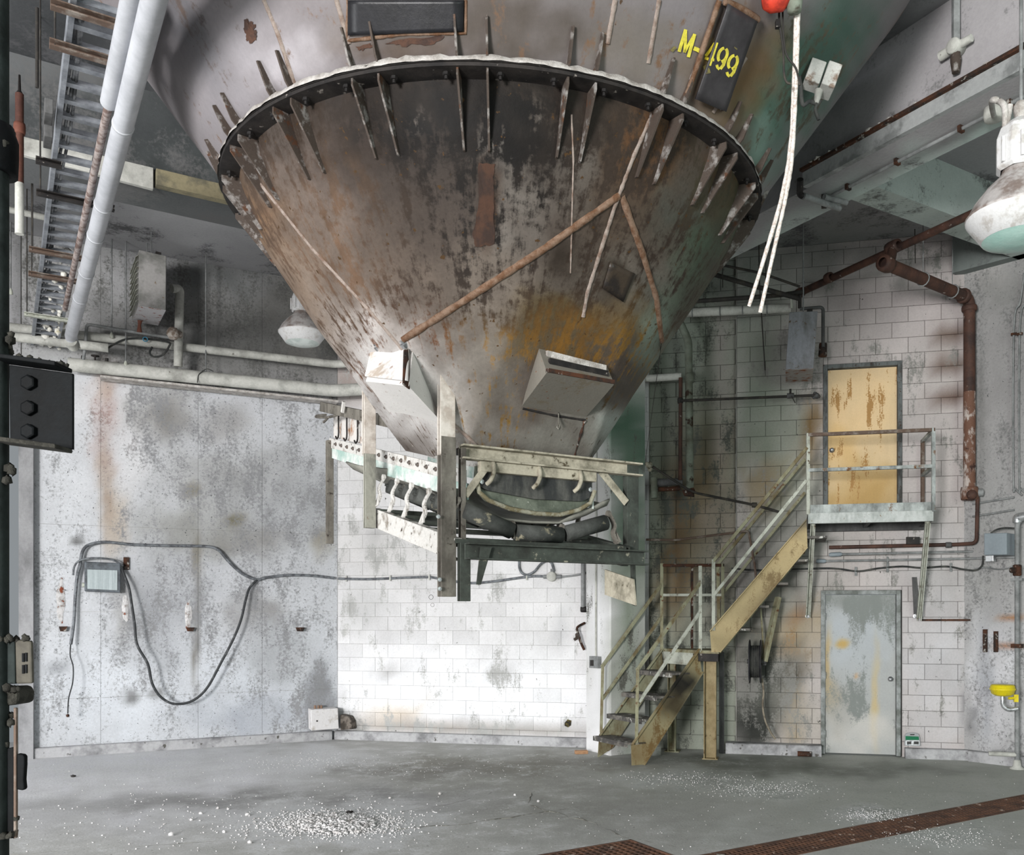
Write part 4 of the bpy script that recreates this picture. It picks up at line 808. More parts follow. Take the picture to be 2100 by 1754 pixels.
Q(plat, 'side_channel', M_SOOT, lambda b: b.channel(W(xl+.01, .84, PZ-.07), W(xl+.01, .02, PZ-.07), .05, .13, .012, flip=1))
Q(plat, 'side_channel', M_SOOT, lambda b: b.channel(W(xr-.01, .84, PZ-.07), W(xr-.01, .02, PZ-.07), .05, .13, .012, flip=-1))
Q(plat, 'joist', M_SOOT, lambda b: b.bar(W((xl+xr)/2, .84, PZ-.08), W((xl+xr)/2, .02, PZ-.08), .05, .1))
Q(plat, 'wall_beam', M_SOOT, lambda b: b.bar(W(xl, .06, PZ-.09), W(xr, .06, PZ-.09), .08, .16))
gr = Q(plat, 'deck', M_SOOT, lambda b: b.prism([W(xl, .84, PZ-.005), W(xr, .84, PZ-.005), W(xr, .02, PZ-.005), W(xl, .02, PZ-.005)], UP*.012), 0)
Q(plat, 'brace', M_PALE, lambda b: b.channel(W(xl+.06, .80, PZ-.13), hit(1657, 1262, BW(.06)), .07, .06, .012, up=tuple(BWD), flip=1)); Q(plat, 'brace', M_PALE, lambda b: b.channel(W(xr-.06, .80, PZ-.13), hit(1884, 1268, BW(.06)), .07, .06, .012, up=tuple(BWD), flip=1))
Q(plat, 'wall_bracket', M_SOOT, lambda b: b.prism([hit(x, y, BW(.012)) for x, y in ((1870, 1184), (1880, 1184), (1888, 1268), (1874, 1268))], BWN*.012))
for x, y in ((1877, 1264), (1656, 1264)): Q(plat, 'anchor_bolt', M_KNOB, lambda b: b.lathe(hit(x, y, BW(.02)), BWN, [(.03, 0), (.03, .01), (.016, .012), (.016, .05), (0, .05)], 8, False), 0)
Q(plat, 'wall_angle', M_RUST, lambda b: b.bar(hit(1888, 1272, BW(.02)), hit(1990, 1272, BW(.02)), .05, .025))
def rail(parent, p, q, m, name='rail', s=.042, up=(0, 0, 1)): return Q(parent, name, m, lambda b: b.bar(p, q, s, s, up, ext=s/2), .004)
zt_, zm_ = PZ+.97, PZ+.53
rail(plat, W(xl, .85, PZ), W(xl, .85, zt_), M_PALE, 'post'); rail(plat, W(xr, .85, PZ), W(xr, .85, zt_), M_PLAT, 'post'); rail(plat, W(xr-.02, .10, PZ), W(xr-.02, .10, zt_), M_BRN, 'post')
rail(plat, W(xl, .85, zt_), W(xr, .85, zt_), M_BRN); rail(plat, W(xl, .85, zm_), W(xr, .85, zm_), M_PLAT); rail(plat, W(xr, .85, zt_), W(xr-.02, .10, zt_), M_PLAT); rail(plat, W(xr, .85, zm_), W(xr-.02, .10, zm_), M_PLAT)
Q(plat, 'junction_box', M_BLK, lambda b: b.prism([hit(x, y, BW(.10)) for x, y in ((1858, 1102), (1885, 1102), (1885, 1117), (1858, 1117))], BWN*.06))
# ---------------------------------------------------------------- two-flight stair
stair = thing('steel_stair', hit(1400, 1556, FLOOR), 'olive steel stair of two flights rising to the landing platform', 'stair')
sdir = V((.90, .436, 0)).normalized(); SN0 = hit(1300, 1570, FLOOR); SF0 = hit(1229, 1553, FLOOR)
snn = V((sdir.y, -sdir.x, 0)); SPN = (SN0, snn); SPF = (SF0, snn)
def plate(parent, name, m, px, pl, th, d): return Q(parent, name, m, lambda b: b.prism([hit(x, y, pl) for x, y in px], V(d)*th), .003)
def flanged(parent, name, m, px, pl, d, edges):
    P = [hit(x, y, pl) for x, y in px]; b = MB(); b.prism(P, V(d)*.012)
    for i, j in edges: b.bar(P[i]-V(d)*.018, P[j]-V(d)*.018, .05, .012, up=tuple((P[j]-P[i]).cross(V(d)).normalized()))
    if isinstance(m, tuple):
        me = b.mesh(name); bb = bmesh.new(); bb.from_mesh(me); bmesh.ops.recalc_face_normals(bb, faces=bb.faces)
        bmesh.ops.triangulate(bb, faces=bb.faces)
        for _ in range(4): bmesh.ops.subdivide_edges(bb, edges=[e for e in bb.edges if e.calc_length() > .07], cuts=1)
        bmesh.ops.triangulate(bb, faces=[f for f in bb.faces if len(f.verts) > 4]); bb.to_mesh(me); bb.free(); paint(me, *m[1:]); return link(name, me, m[0], parent)
    return b.build(name, m, parent, .003)
M_STRP = painted('stained_stringer', streak=(1, 1, .5), scale=5, fine=50, rough=.65, var=.3, bump=.2, soft=.12)
st1 = flanged(stair, 'stringer', (M_STRP, (142, 134, 104), [(1400, 1412, 40, 26, (20, 19, 17), 1, -50), (1380, 1440, 30, 26, (60, 52, 36), .8, -50), (1320, 1540, 30, 30, (112, 92, 62), .6), (1425, 1350, 14, 30, (120, 104, 70), .6)], (104, 84, 52), [], .38, [(1402, 1410, 50, 44, .0, 1, -50)]), [(1295, 1527), (1433, 1331), (1439, 1378), (1318, 1570), (1296, 1571)], SPN, -snn, [(0, 1), (2, 3)])
flanged(stair, 'stringer', M_OLIVE, [(1229, 1508), (1357, 1331), (1361, 1372), (1258, 1534), (1226, 1555)], SPF, -snn, [(0, 1)])
LZ = hit(1435, 1334, SPN).z; nst = 5
for k in range(nst-1):
    z = LZ*(k+1)/nst; u0 = None
    pn = [(1302, 1523), (1331, 1475), (1362, 1428), (1393, 1380)][k]; a = hit(*pn, SPN); b_ = SF0+sdir*((a-SN0).dot(sdir)); b_ = V((b_.x, b_.y, a.z))
    a = a-sdir*.1; b_ = b_-sdir*.1
    Q(stair, 'tread', mat('tread_worn', (112, 108, 102), (74, 72, 70), scale=7, thr=.5, var=.35, c3=(196, 196, 190), thr3=.62, scale3=10) if k == 0 else bpy.data.materials['tread_worn'], lambda m: m.prism([a, a+sdir*.26, b_+sdir*.26, b_], UP*-.03).prism([a+UP*.0, b_+UP*.0, b_+UP*-.06, a+UP*-.06], sdir*-.008))
ln, lf_ = hit(1433, 1334, SPN), None
c_fl = V((ln.x, ln.y, LZ)); c_bl = SF0+sdir*((ln-SN0).dot(sdir)); c_bl.z = LZ
c_fr = hit(1474, 1336, PF); c_fr.z = LZ; c_br = c_fr-BWN*.70; c_br.z = LZ
Q(stair, 'mid_landing', M_OLIVE, lambda b: b.prism([c_fl, c_fr, c_br, c_bl], UP*-.05))
Q(stair, 'landing_beam', M_BLK, lambda b: b.bar(c_fl-UP*.09, c_fr-UP*.09, .05, .1)); Q(stair, 'riser_plate', M_PALE, lambda b: b.bar(c_fl.lerp(c_bl, .15)-UP*.12, c_fl.lerp(c_bl, .95)-UP*.12, .012, .16))
def leg(x, y, m, w_=.12):
    p = hit(x, y, FLOOR); Q(stair, 'leg', m, lambda b: b.channel(p+UP*.01, V((p.x, p.y, LZ-.05)), .10, w_, .012, up=tuple(BWD), flip=-1)); Q(stair, 'foot_plate', m, lambda b: b.obox(p+UP*.006, BWD, BWN, UP, .2, .2, .012))
leg(1457, 1556, M_TANP, .16); leg(1379, 1541, M_OLIVE, .11); p = hit(1480, 1545, FLOOR); Q(stair, 'leg', M_SOOT, lambda b: b.bar(p, V((p.x, p.y, LZ-.05)), .06, .06))
# lower handrails
for (pl, top, mid, foot, posttop, m1, m2) in ((SPN, ((1308, 1373), (1434, 1198)), ((1312, 1438), (1435, 1256)), (1305, 1522), (1436, 1164), M_PALE, M_OLIVE), (SPF, ((1236, 1366), (1358, 1197)), ((1237, 1432), (1356, 1266)), (1233, 1500), (1357, 1159), M_OLIVE, M_OLIVE)):
    rail(stair, hit(*top[0], pl), hit(*top[1], pl), m2, 'handrail', .04); rail(stair, hit(*mid[0], pl), hit(*mid[1], pl), m1, 'mid_rail', .036)
    rail(stair, hit(*foot, pl), hit(*top[0], pl), m2, 'rail_post', .04, (1, 0, 0)); a = hit(*posttop, pl); rail(stair, V((a.x, a.y, LZ)), a, m1, 'rail_post', .042, (1, 0, 0))
a = hit(1357, 1160, SPF); b_ = V((c_br.x, c_br.y, a.z)); rail(stair, a, b_, M_RUST, 'landing_rail', .04); rail(stair, a-UP*.40, b_-UP*.40, M_PALE, 'landing_rail', .036); rail(stair, V((c_br.x, c_br.y, LZ)), b_, M_OLIVE, 'rail_post', .04, (1, 0, 0))
m_ = (a+b_)/2; rail(stair, V((m_.x, m_.y, LZ)), m_, M_RUST, 'rail_post', .03, (1, 0, 0))
# upper flight
PFF = BW(.12)
flanged(stair, 'stringer', (M_STRP, (166, 150, 112), [(1560, 1240, 50, 16, (104, 90, 62), .7, -48), (1480, 1315, 24, 18, (120, 108, 76), .6), (1640, 1080, 24, 14, (70, 64, 52), .8, -48), (1600, 1130, 60, 20, (176, 156, 114), .6, -48)], (116, 98, 66), [], .32), [(1456, 1295), (1654, 1066), (1656, 1123), (1477, 1338), (1459, 1338)], BW(.86), -BWN, [(0, 1), (2, 3)])
A_, B_ = hit(1456, 1295, BW(.86)), hit(1654, 1066, BW(.86)); C_, D_ = hit(1477, 1338, BW(.86)), hit(1656, 1123, BW(.86))
sh = -BWN*.72; Q(stair, 'stringer', M_OLIVE, lambda b: b.prism([A_+sh, B_+sh, D_+sh, C_+sh], BWN*.012))
nu = 6
for k in range(1, nu):
    z = LZ+(PZ-LZ)*k/nu; u = (z-C_.z)/(D_.z-C_.z); p = C_.lerp(D_, min(max(u-.12, 0), 1)); p = V((p.x, p.y, z))
    Q(stair, 'tread', bpy.data.materials['tread_worn'], lambda b: b.prism([p-BWN*.01, p+BWD*.25-BWN*.01, p+BWD*.25+sh+BWN*.012, p+sh+BWN*.012], UP*-.03))
for pl, top, mid, foot, m1, m2 in ((BW(.86), ((1463, 1151), (1653, 921)), ((1463, 1222), (1652, 988)), (1463, 1290), M_OLIVE, M_PALE), (PFF, ((1472, 1158), (1649, 945)), ((1474, 1228), (1649, 1013)), (1474, 1285), M_OLIVE, M_OLIVE)):
    rail(stair, hit(*top[0], pl), hit(*top[1], pl), m1, 'handrail', .042); rail(stair, hit(*mid[0], pl), hit(*mid[1], pl), m2, 'mid_rail', .04); rail(stair, hit(*foot, pl), hit(*top[0], pl), m2, 'rail_post', .042, (1, 0, 0))
# hose reel with its arm
M_REEL = mat('reel_black', (40, 40, 44), (24, 24, 26), scale=8, var=.3, rough=.5, c3=(92, 88, 86), thr3=.66, scale3=12)
RC = hit(1548, 1357, BW(.42)); reel = thing('hose_reel', RC, 'black hose reel on the block wall beneath the stair', 'hose reel')
for s in (-.075, .065): Q(reel, 'flange_disc', M_REEL, lambda b: b.lathe(RC+BWD*s, BWD, [(.05, 0), (.27, 0), (.285, .006), (.285, .016), (.27, .02), (.05, .02)], 32), 0)
Q(reel, 'drum', M_REEL, lambda b: b.lathe(RC, BWD, [(.04, -.07), (.15, -.07), (.15, .07), (.04, .07)], 20), 0); Q(reel, 'wound_hose', M_RUB, lambda b: [b.lathe(RC+BWD*(-.05+.025*i), BWD, [(.2+.013*math.cos(t), .013*math.sin(t)) for t in np.linspace(0, 2*math.pi, 7)], 24) for i in range(5)], 0).__setitem__('kind', 'stuff')
Q(reel, 'hub', M_SOOT, lambda b: b.cyl(RC-BWD*.1, RC+BWD*.14, .03, 10), 0)
Q(reel, 'arm', M_OLIVE, lambda b: b.bar(RC+BWD*.12, hit(1596, 1225, BW(.3)), .09, .05)); Q(reel, 'arm', M_OLIVE, lambda b: b.bar(RC+BWD*.12, hit(1560, 1245, BW(.12)), .02, .04)); Q(reel, 'wall_foot', M_SOOT, lambda b: b.bar(RC+BWD*.12, RC+BWD*.12-BWN*.4, .05, .1))
h = MB(); h.tube(arc_path([hit(1563, 1392, BW(.36)), hit(1566, 1420, BW(.34)), hit(1564, 1448, BW(.33)), hit(1570, 1480, BW(.32)), hit(1582, 1505, BW(.3)), hit(1590, 1516, BW(.28))], 5), .013, 8); h.build('hose_tail', mat('grimy_hose', (132, 124, 110), (96, 88, 76), scale=10, var=.3), reel)
# ---------------------------------------------------------------- pipes, conduits and fittings on the right
M_RPIPE = mat('rust_brown_pipe', (82, 56, 46), (54, 40, 36), scale=5, thr=.5, soft=.12, var=.35, c3=(150, 140, 134), thr3=.68, scale3=12, rough=.7)
M_RPIPEW = mat('peeling_riser_paint', (104, 74, 60), (176, 166, 160), scale=9, thr=.56, soft=.04, stretch=(1, 1, .5), var=.3, c3=(58, 38, 32), thr3=.62, scale3=7)
M_LAG = mat('pipe_lagging', (186, 186, 180), (140, 140, 134), scale=4, thr=.55, soft=.12, var=.25, c3=(96, 92, 84), thr3=.7, scale3=12)
M_LAGG = mat('green_grey_lagging', (120, 128, 116), (84, 84, 72), scale=3, thr=.52, soft=.15, var=.3, c3=(52, 40, 30), thr3=.64, scale3=4)
M_COND = mat('dull_conduit', (136, 138, 138), (100, 102, 102), scale=6, thr=.52, soft=.12, var=.3, rough=.55)
M_DPIPE = mat('dark_pipe', (46, 44, 42), (64, 60, 54), scale=8, thr=.55, var=.35)
M_ALU = mat('bright_fitting', (196, 198, 200), (150, 152, 154), scale=12, var=.2, rough=.32, metal=.7)
M_GBOX = mat('grey_enclosure', (132, 142, 148), (118, 126, 132), scale=4, thr=.55, soft=.2, var=.15, rough=.5)
def pipe(name, pts, r, m, label, cat='pipe', group=None, smooth=.12, n=12, parts=()):
    P = [V(p) for p in pts]; o = None; b = MB(); b.tube(elbows(P, smooth), r, n); o = b.build(name, m); tag(o, label, cat, group)
    for pn, pm, fn in parts:
        for f_ in (fn if isinstance(fn, list) else [fn]): q = MB(); f_(q); q.build(pn, pm, o)
    return o
def collar(p, d, r, L=.06): p = V(p); d = V(d).normalized(); return lambda b: b.lathe(p, d, [(r*.6, -L/2), (r, -L/2), (r*1.08, -L/4), (r*1.08, L/4), (r, L/2), (r*.6, L/2)], 14)
bw = lambda x, y, o=.1: hit(x, y, BW(o))
rw = lambda x, y, o=.1: hit(x, y, RW(o))
# riser
R0 = bw(1988, 612, .22); R1 = atz(1817, 541, R0.z); Rb = V((R0.x, R0.y, bw(1998, 1012, .22).z)); MZ = 6.13
mr = atz(1832, 507, MZ)
pipe('sprinkler_riser', [R1, R0, Rb], .072, M_RPIPE, 'thick peeling brown riser pipe with an elbow at the right of the block wall', 'pipe', smooth=.13, n=16, parts=[
    ('coupling', M_RPIPE, collar(R1, R0-R1, .09, .14)), ('coupling', M_RPIPE, collar(R0-UP*.13, UP, .088, .07)), ('coupling', M_RPIPE, collar(R0+(R1-R0).normalized()*.14, R1-R0, .088, .07)), ('drain_valve', M_RPIPEW, collar(Rb, UP, .10, .16)),
    ('valve_cap', M_RPIPE, lambda b: b.lathe(Rb+V((-.02, -.12, -.03)), V((-.3, -1, 0)), [(.0, .05), (.05, .05), (.06, .02), (.07, -.08)], 12)), ('valve_outlet', M_COND, lambda b: b.tube([Rb, Rb+BWD*.16+UP*.01], .05, 10)),
    ('branch_tee', M_RPIPE, lambda b: b.tube([R1+(R0-R1).normalized()*.07, V((mr.x, mr.y, MZ))], .055, 12)),
    ('peeling_length', M_RPIPEW, lambda b: b.tube([Rb, Rb.lerp(R0, .52)], .0735, 16, False)),
    ('hanger', M_COND, [lambda b, u=u: b.tube([R1.lerp(R0, u)+UP*.08, V((R1.lerp(R0, u).x, R1.lerp(R0, u).y, CEIL))], .006, 5).tube([R1.lerp(R0, u)+(R0-R1).normalized()*0+(V((0, 1, 0)).cross(R0-R1).normalized()*math.cos(t)+V((R0-R1).cross(V((0, 1, 0)).cross(R0-R1))).normalized()*math.sin(t))*.08 for t in np.linspace(0, 2*math.pi, 13)], .008, 5) for u in (.42, .78)])])
m0, m1, m2 = atz(2006, 433, MZ), atz(1640, 601, MZ), atz(1700, 570, MZ)
pipe('sprinkler_main', [m0+(m0-m1).normalized()*1.2, m1], .045, M_RPIPE, 'dark brown main pipe slanting under the ceiling past the right lamp', 'pipe', parts=[('coupling', M_RPIPE, collar(mr, m1-m0, .07, .16)), ('coupling', M_RPIPE, collar(m2, m1-m0, .062, .08)), ('coupling', M_RPIPE, collar(m1, m1-m0, .06, .1))])
pipe('branch_pipe', [bw(1650, 598, .55), bw(1596, 606, .55), bw(1400, 620, .55)], .028, M_DPIPE, 'dark thin pipe just above the pale lagged pipe, behind the ropes', 'pipe')
pipe('branch_pipe', [bw(1640, 613, .7), bw(1540, 585, .7), bw(1440, 556, .7)], .030, M_DPIPE, 'dark pipe sloping down from behind the hopper towards the right heater', 'pipe')
pipe('branch_pipe', [bw(1640, 588, .9), bw(1560, 560, .9), bw(1462, 540, .9)], .016, M_DPIPE, 'thinnest dark pipe under the ceiling, right of the hopper', 'pipe')
pipe('lagged_pipe', [bw(1385, 643, .35), bw(1622, 632, .35)], .058, M_LAG, 'pale lagged horizontal pipe running into the right heater', 'pipe', n=16, parts=[('band', M_COND, [lambda b, x=x: b.lathe(bw(1385+x, 643-x*.046, .35), BWD, [(.058, -.008), (.062, -.008), (.062, .008), (.058, .008)], 16) for x in (35, 92, 138, 188)])])
pipe('lagged_downpipe', [bw(1380, 640, .25), bw(1395, 662, .25), bw(1412, 700, .25), bw(1415, 1012, .25)], .052, M_LAGG, 'green-grey lagged pipe dropping down the block wall beside the column', 'pipe', n=16, smooth=.08, parts=[('flange', M_RUST, collar(bw(1415, 1008, .25), UP, .065, .05)), ('sleeve', M_LAGG, collar(bw(1414, 775, .25), UP, .057, .12))])
pipe('lagged_cross_pipe', [bw(1318, 777, .25), bw(1398, 772, .25)], .05, M_LAG, 'short pale lagged pipe between the column and the downpipe', 'pipe', n=14)
pipe('rusty_drop_pipe', [bw(1396, 775, .30), bw(1395, 985, .30)], .026, M_RPIPE, 'thin rusty drop pipe close beside the green-grey downpipe', 'pipe', parts=[('elbow', M_DPIPE, collar(bw(1395, 822, .30), UP, .036, .07))])
gp = pipe('gas_pipe', [bw(1397, 822, .34), bw(1672, 811, .34)], .018, M_DPIPE, 'thin black pipe with a lever valve below the right heater', 'pipe', parts=[('valve_body', M_SOOT, collar(bw(1621, 812, .34), BWD, .034, .09)), ('valve_lever', M_BLK, lambda b: b.bar(bw(1623, 812, .40), bw(1631, 827, .40), .02, .01)), ('valve_stem', M_BLK, lambda b: b.cyl(bw(1621, 808, .36), bw(1621, 798, .36), .014, 8))])
def knobbly(b, c, r):
    for k in range(7): b.ball(V(c)+V((random.uniform(-1, 1), random.uniform(-1, 1), random.uniform(-1, 1)))*r*.55, r*.5, 8, jit=.2)
v = MB(); knobbly(v, bw(1674, 811, .3), .062); o = v.build('crusted_valve', M_SOOT); tag(o, 'crusted valve knob at the end of the black pipe, left of the tan door', 'valve'); 
# valve cluster beside the column
vc = thing('valve_cluster', bw(1370, 985, .2), 'crusted pair of horizontal valves on the dark block wall right of the column', 'valve')
Q(vc, 'valve_body', M_SOOT, lambda b: b.tube([bw(1345, 990, .25), bw(1352, 990, .25), bw(1400, 988, .25)], [.05, .055, .045], 12), 0); Q(vc, 'valve_body', M_RUST, lambda b: b.tube([bw(1350, 1004, .25), bw(1395, 1002, .25)], .032, 10), 0)
Q(vc, 'cap', M_LAGG, lambda b: b.tube([bw(1341, 980, .3), bw(1342, 1022, .3)], .045, 10), 0); Q(vc, 'bracket', M_RUST, lambda b: b.prism([bw(x, y, .25) for x, y in ((1400, 1008), (1424, 1002), (1424, 1020), (1404, 1018))], BWN*.1))
pipe('lever_rod', [bw(1338, 957, .5), bw(1420, 1010, .4), bw(1548, 1036, .25), bw(1597, 1050, .2)], .017, M_DPIPE, 'dark rod slanting down across the block wall behind the stair', 'rod', parts=[('joint', M_DPIPE, collar(bw(1547, 1036, .25), BWD, .032, .07)), ('clamp', M_CRM, lambda b: knobbly(b, bw(1330, 957, .5), .07))])
pipe('pull_wire', [hop(1352, 700, .02), bw(1322, 955, .5)], .003, M_DPIPE, 'thin wire hanging from the hopper to the lever rod', 'wire', n=5)
pipe('bent_bar', [bw(1325, 1107, .2), bw(1386, 1108, .2), bw(1535, 1089, .2), bw(1548, 1160, .2), bw(1552, 1210, .2)], .016, M_BRN, 'thin bent bar low on the wall behind the mid landing', 'rod', smooth=.04)
# right heater hung from rods
M_HEAT = mat('heater_casing', (132, 134, 140), (98, 98, 98), scale=5, thr=.54, soft=.1, var=.25, stretch=(1, 1, .4), c3=(84, 70, 52), thr3=.67, scale3=16)
M_HEATB = mat('heater_rusty_base', (150, 148, 146), (120, 72, 46), scale=8, thr=.55, soft=.06, var=.3)
def heater(name, front, pl, depth, dvec, label, m, mb_, louv):
    a, b, c, d = [hit(x, y, pl) for x, y in front]; dv = V(dvec)*depth
    t = thing(name, (a+b+c+d)/4, label, 'heater')
    mbx = MB(); mbx.prism([a, b, c, d], dv); mbx.build('casing', m, t, .008)
    s = MB(); k = (c-a).normalized(); s.prism([d+(c-d)*.0-UP*.006, c-UP*.006, c+dv-UP*.006, d+dv-UP*.006], UP*.005); s.build('base_panel', mb_, t)
    l0 = None
    if louv:
        for i in range(9):
            u = .1+.8*i/8; p = a.lerp(d, u); L = MB(); nn = (a-b).normalized()
            L.prism([p+nn*.005, p+dv+nn*.005, p+dv+nn*.035-UP*.03, p+nn*.035-UP*.03], nn*.004); L.build('louvre', M_PALE, t)
    top = (a+b)/2+dv*.5
    for s_ in (-.3, .3):
        q = top+dv*s_; R = MB(); R.cyl(q, V((q.x, q.y, CEIL)), .007, 6); R.build('hanger_rod', M_COND, t)
    S = MB(); f = a.lerp(b, .62); S.prism([f+dv*.02+UP*.0, f+(b-a)*.2+dv*.02, f+(b-a)*.2+dv*.02+UP*.035, f+dv*.02+UP*.035], dv*.9); S.build('top_bracket', M_BLK, t)
    return t, (a, b, c, d, dv)
hr, H = heater('unit_heater', [(1619, 640), (1677, 638), (1668, 756), (1611, 758)], BW(.95), .62, -BWN, 'grey unit heater hanging on rods in front of the block wall', M_HEAT, M_HEATB, False)
Q(hr, 'supply_pipe', M_SOOT, lambda b: b.tube(elbows([bw(1640, 634, .5), bw(1688, 630, .5), bw(1688, 712, .5)], .05), .022, 8), 0); Q(hr, 'steam_trap', M_RUST, lambda b: b.tube([bw(1688, 705, .45), bw(1687, 731, .45)], [.05, .055], 10), 0)
Q(hr, 'hand_wheel', M_PALE, lambda b: b.lathe(bw(1622, 604, .5), BWN, [(.045+.008*math.cos(t), .008*math.sin(t)) for t in np.linspace(0, 2*math.pi, 7)], 14).tube([bw(1622, 604, .5)-BWD*.045, bw(1622, 604, .5)+BWD*.045], .006, 5).tube([bw(1622, 604, .5), bw(1624, 632, .45)], .016, 6), 0)
Q(hr, 'supply_pipe', M_DPIPE, lambda b: b.tube(elbows([bw(1640, 605, .6), bw(1640, 632, .5)], .05), .024, 8), 0)
pipe('hanging_rod', [V((bw(1556, 560, .8).x, bw(1556, 560, .8).y, CEIL)), bw(1557, 570, .8), bw(1569, 760, .8)], .008, M_DPIPE, 'thin dark rod hanging crooked below the ends of the ropes', 'rod', n=6)
for x, y0, lab in ((1481, 470, 'left one of the hanger wires on the dark upper wall'), (1570, 480, 'hanger wire just right of the rope, high on the dark wall')): pipe('hanger_wire', [bw(x, y0, .8), bw(x+1, 590, .8)], .006, M_DPIPE, lab, 'wire', n=5)
pipe('hanger_wire', [bw(1876, 470, .9), bw(1877, 540, .9)], .006, M_DPIPE, 'hanger wire over the elbow pipe, nearer the block wall middle', 'wire', n=5)
# conduits under the platform, drain pipe, cables
pz = bw(2006, 1116, .06); pipe('drain_pipe', [V((Rb.x+.09, Rb.y-.03, Rb.z-.05)), V((Rb.x+.09, Rb.y, pz.z)), bw(1960, 1117, .08), bw(1700, 1123, .08)], .024, M_RPIPE, 'brown drain pipe bending from the riser to run under the platform', 'pipe', smooth=.07, parts=[('union', M_SOOT, collar(bw(1945, 1118, .08), BWD, .034, .07))])
pipe('conduit', [bw(1724, 1137, .05), bw(2016, 1131, .05)], .016, M_COND, 'upper grey conduit with a pull fitting, under the platform', 'conduit', parts=[('conduit_body', M_GBOX, lambda b: b.tube([bw(1700, 1138, .06), bw(1704, 1138, .06), bw(1722, 1137, .06), bw(1727, 1137, .06)], [.02, .03, .03, .018], 8))])
pipe('conduit', [bw(1690, 1151, .05), bw(1830, 1149, .05), bw(1982, 1146, .05), rw(2084, 1143, .06)], .015, M_COND, 'lower grey conduit running on past the enclosure, under the platform', 'conduit', parts=[('conduit_body', M_GBOX, lambda b: b.tube([bw(1674, 1151, .06), bw(1678, 1151, .06), bw(1690, 1151, .06), bw(1694, 1151, .06)], [.02, .028, .028, .018], 8)), ('strap', M_COND, lambda b: b.bar(bw(1820, 1142, .06), bw(1820, 1156, .06), .01, .02))])
cab = [(1500, 1166), (1560, 1170), (1680, 1166), (1720, 1167), (1760, 1172), (1800, 1166), (1850, 1162), (1890, 1165), (1940, 1162), (1975, 1168), (2000, 1170), (2014, 1160), (2016, 1140)]
pipe('black_cable', arc_path([bw(x, y, .05) if x < 1980 else rw(x, y, .06) for x, y in cab], 4), .012, M_RUB, 'black cable sagging along the block wall under the platform', 'cable', smooth=.01, n=8, parts=[('cable_clip', M_COND, [lambda b, x=x, y=y: b.bar(bw(x, y-8, .055), bw(x, y+10, .055), .006, .03) for x, y in ((1820, 1164), (1755, 1171), (1950, 1163))])])
pipe('grey_cable', arc_path([rw(x, y, .04) for x, y in ((1998, 1167), (2020, 1164), (2045, 1168), (2070, 1165), (2084, 1156))], 4), .009, M_COND, 'thin grey cable swinging from the wall corner to the standpipe', 'cable', smooth=.01, n=7)
eb = thing('enclosure', rw(2042, 1116, .1), 'small grey metal enclosure on the right concrete wall', 'box')
q = [rw(x, y, .30) for x, y in ((2018, 1094), (2065, 1093), (2065, 1138), (2018, 1139))]; Q(eb, 'case', M_GBOX, lambda b: b.prism([q[0], q[1], q[2], q[3]], -RWN*.29), .006)
q_ = [rw(x, y, .31) for x, y in ((2019, 1095), (2064, 1094), (2064, 1137), (2019, 1138))]; Q(eb, 'lid', M_GBOX, lambda b: b.prism(q_, -RWN*.012), .004)
Q(eb, 'hub_fitting', M_ALU, lambda b: b.obox(rw(2032, 1146, .12), RWD, RWN, UP, .10, .1, .08), .006)
pipe('cable_loop', arc_path([rw(2032, 1094, .2), rw(2042, 1087, .2), rw(2060, 1083, .2), rw(2082, 1084, .2)], 4), .011, M_RUB, 'short black cable arching over the grey enclosure', 'cable', smooth=.01, n=7)
spx = rw(2086, 1575, .26); sp_top = rw(2087, 1062, .26)
sp = pipe('standpipe', [V((spx.x, spx.y, .0)), V((spx.x, spx.y, sp_top.z)), V((spx.x+.4, spx.y-.38, sp_top.z+.05))], .03, M_COND, 'grey standpipe by the right edge carrying the eyewash', 'pipe', smooth=.12, n=14, parts=[
    ('floor_flange', M_LAG, lambda b: b.lathe((spx.x, spx.y, 0), UP, [(.085, 0), (.085, .01), (.05, .03), (.04, .10), (.03, .11)], 16)), ('reducer_elbow', M_ALU, lambda b: b.tube(elbows([V((spx.x, spx.y, sp_top.z-.06)), V((spx.x, spx.y, sp_top.z)), V((spx.x+.2, spx.y-.19, sp_top.z+.03))], .1), .055, 14)),
    ('rusty_union', M_RUST, lambda b: b.lathe(V((spx.x, spx.y, rw(2086, 1170, .26).z)), UP, [(.03, -.07), (.05, -.06), (.05, .06), (.03, .07)], 12).tube([V((spx.x, spx.y, rw(2086, 1170, .26).z)), V((spx.x-.09, spx.y-.04, rw(2086, 1170, .26).z))], .035, 10)),
    ('clamp', M_RUST, lambda b: b.obox(V((spx.x, spx.y, rw(2086, 1325, .26).z)), RWD, RWN, UP, .12, .09, .05)), ('clamp', M_COND, lambda b: b.obox(V((spx.x, spx.y, rw(2086, 1189, .26).z)), RWD, RWN, UP, .14, .08, .03)), ('side_branch', M_LAG, lambda b: b.tube([V((spx.x-.3, spx.y+.1, .17)), V((spx.x, spx.y, .17))], .028, 10))])
M_YB = mat('yellow_bowl', (214, 196, 30), (176, 160, 40), scale=12, thr=.6, var=.2, rough=.35)
EC = V((spx.x-.19, spx.y-.03, rw(2054, 1425, .26).z)); ey = thing('eyewash_bowl', EC, 'yellow eyewash bowl on the standpipe at the right edge', 'eyewash')
Q(ey, 'bowl', M_YB, lambda b: b.lathe(EC, UP, [(.03, -.005), (.08, .0), (.125, .025), (.14, .07), (.148, .075), (.148, .09), (.14, .095), (.138, .12), (.125, .135), (.06, .14), (0, .141)], 28), 0)
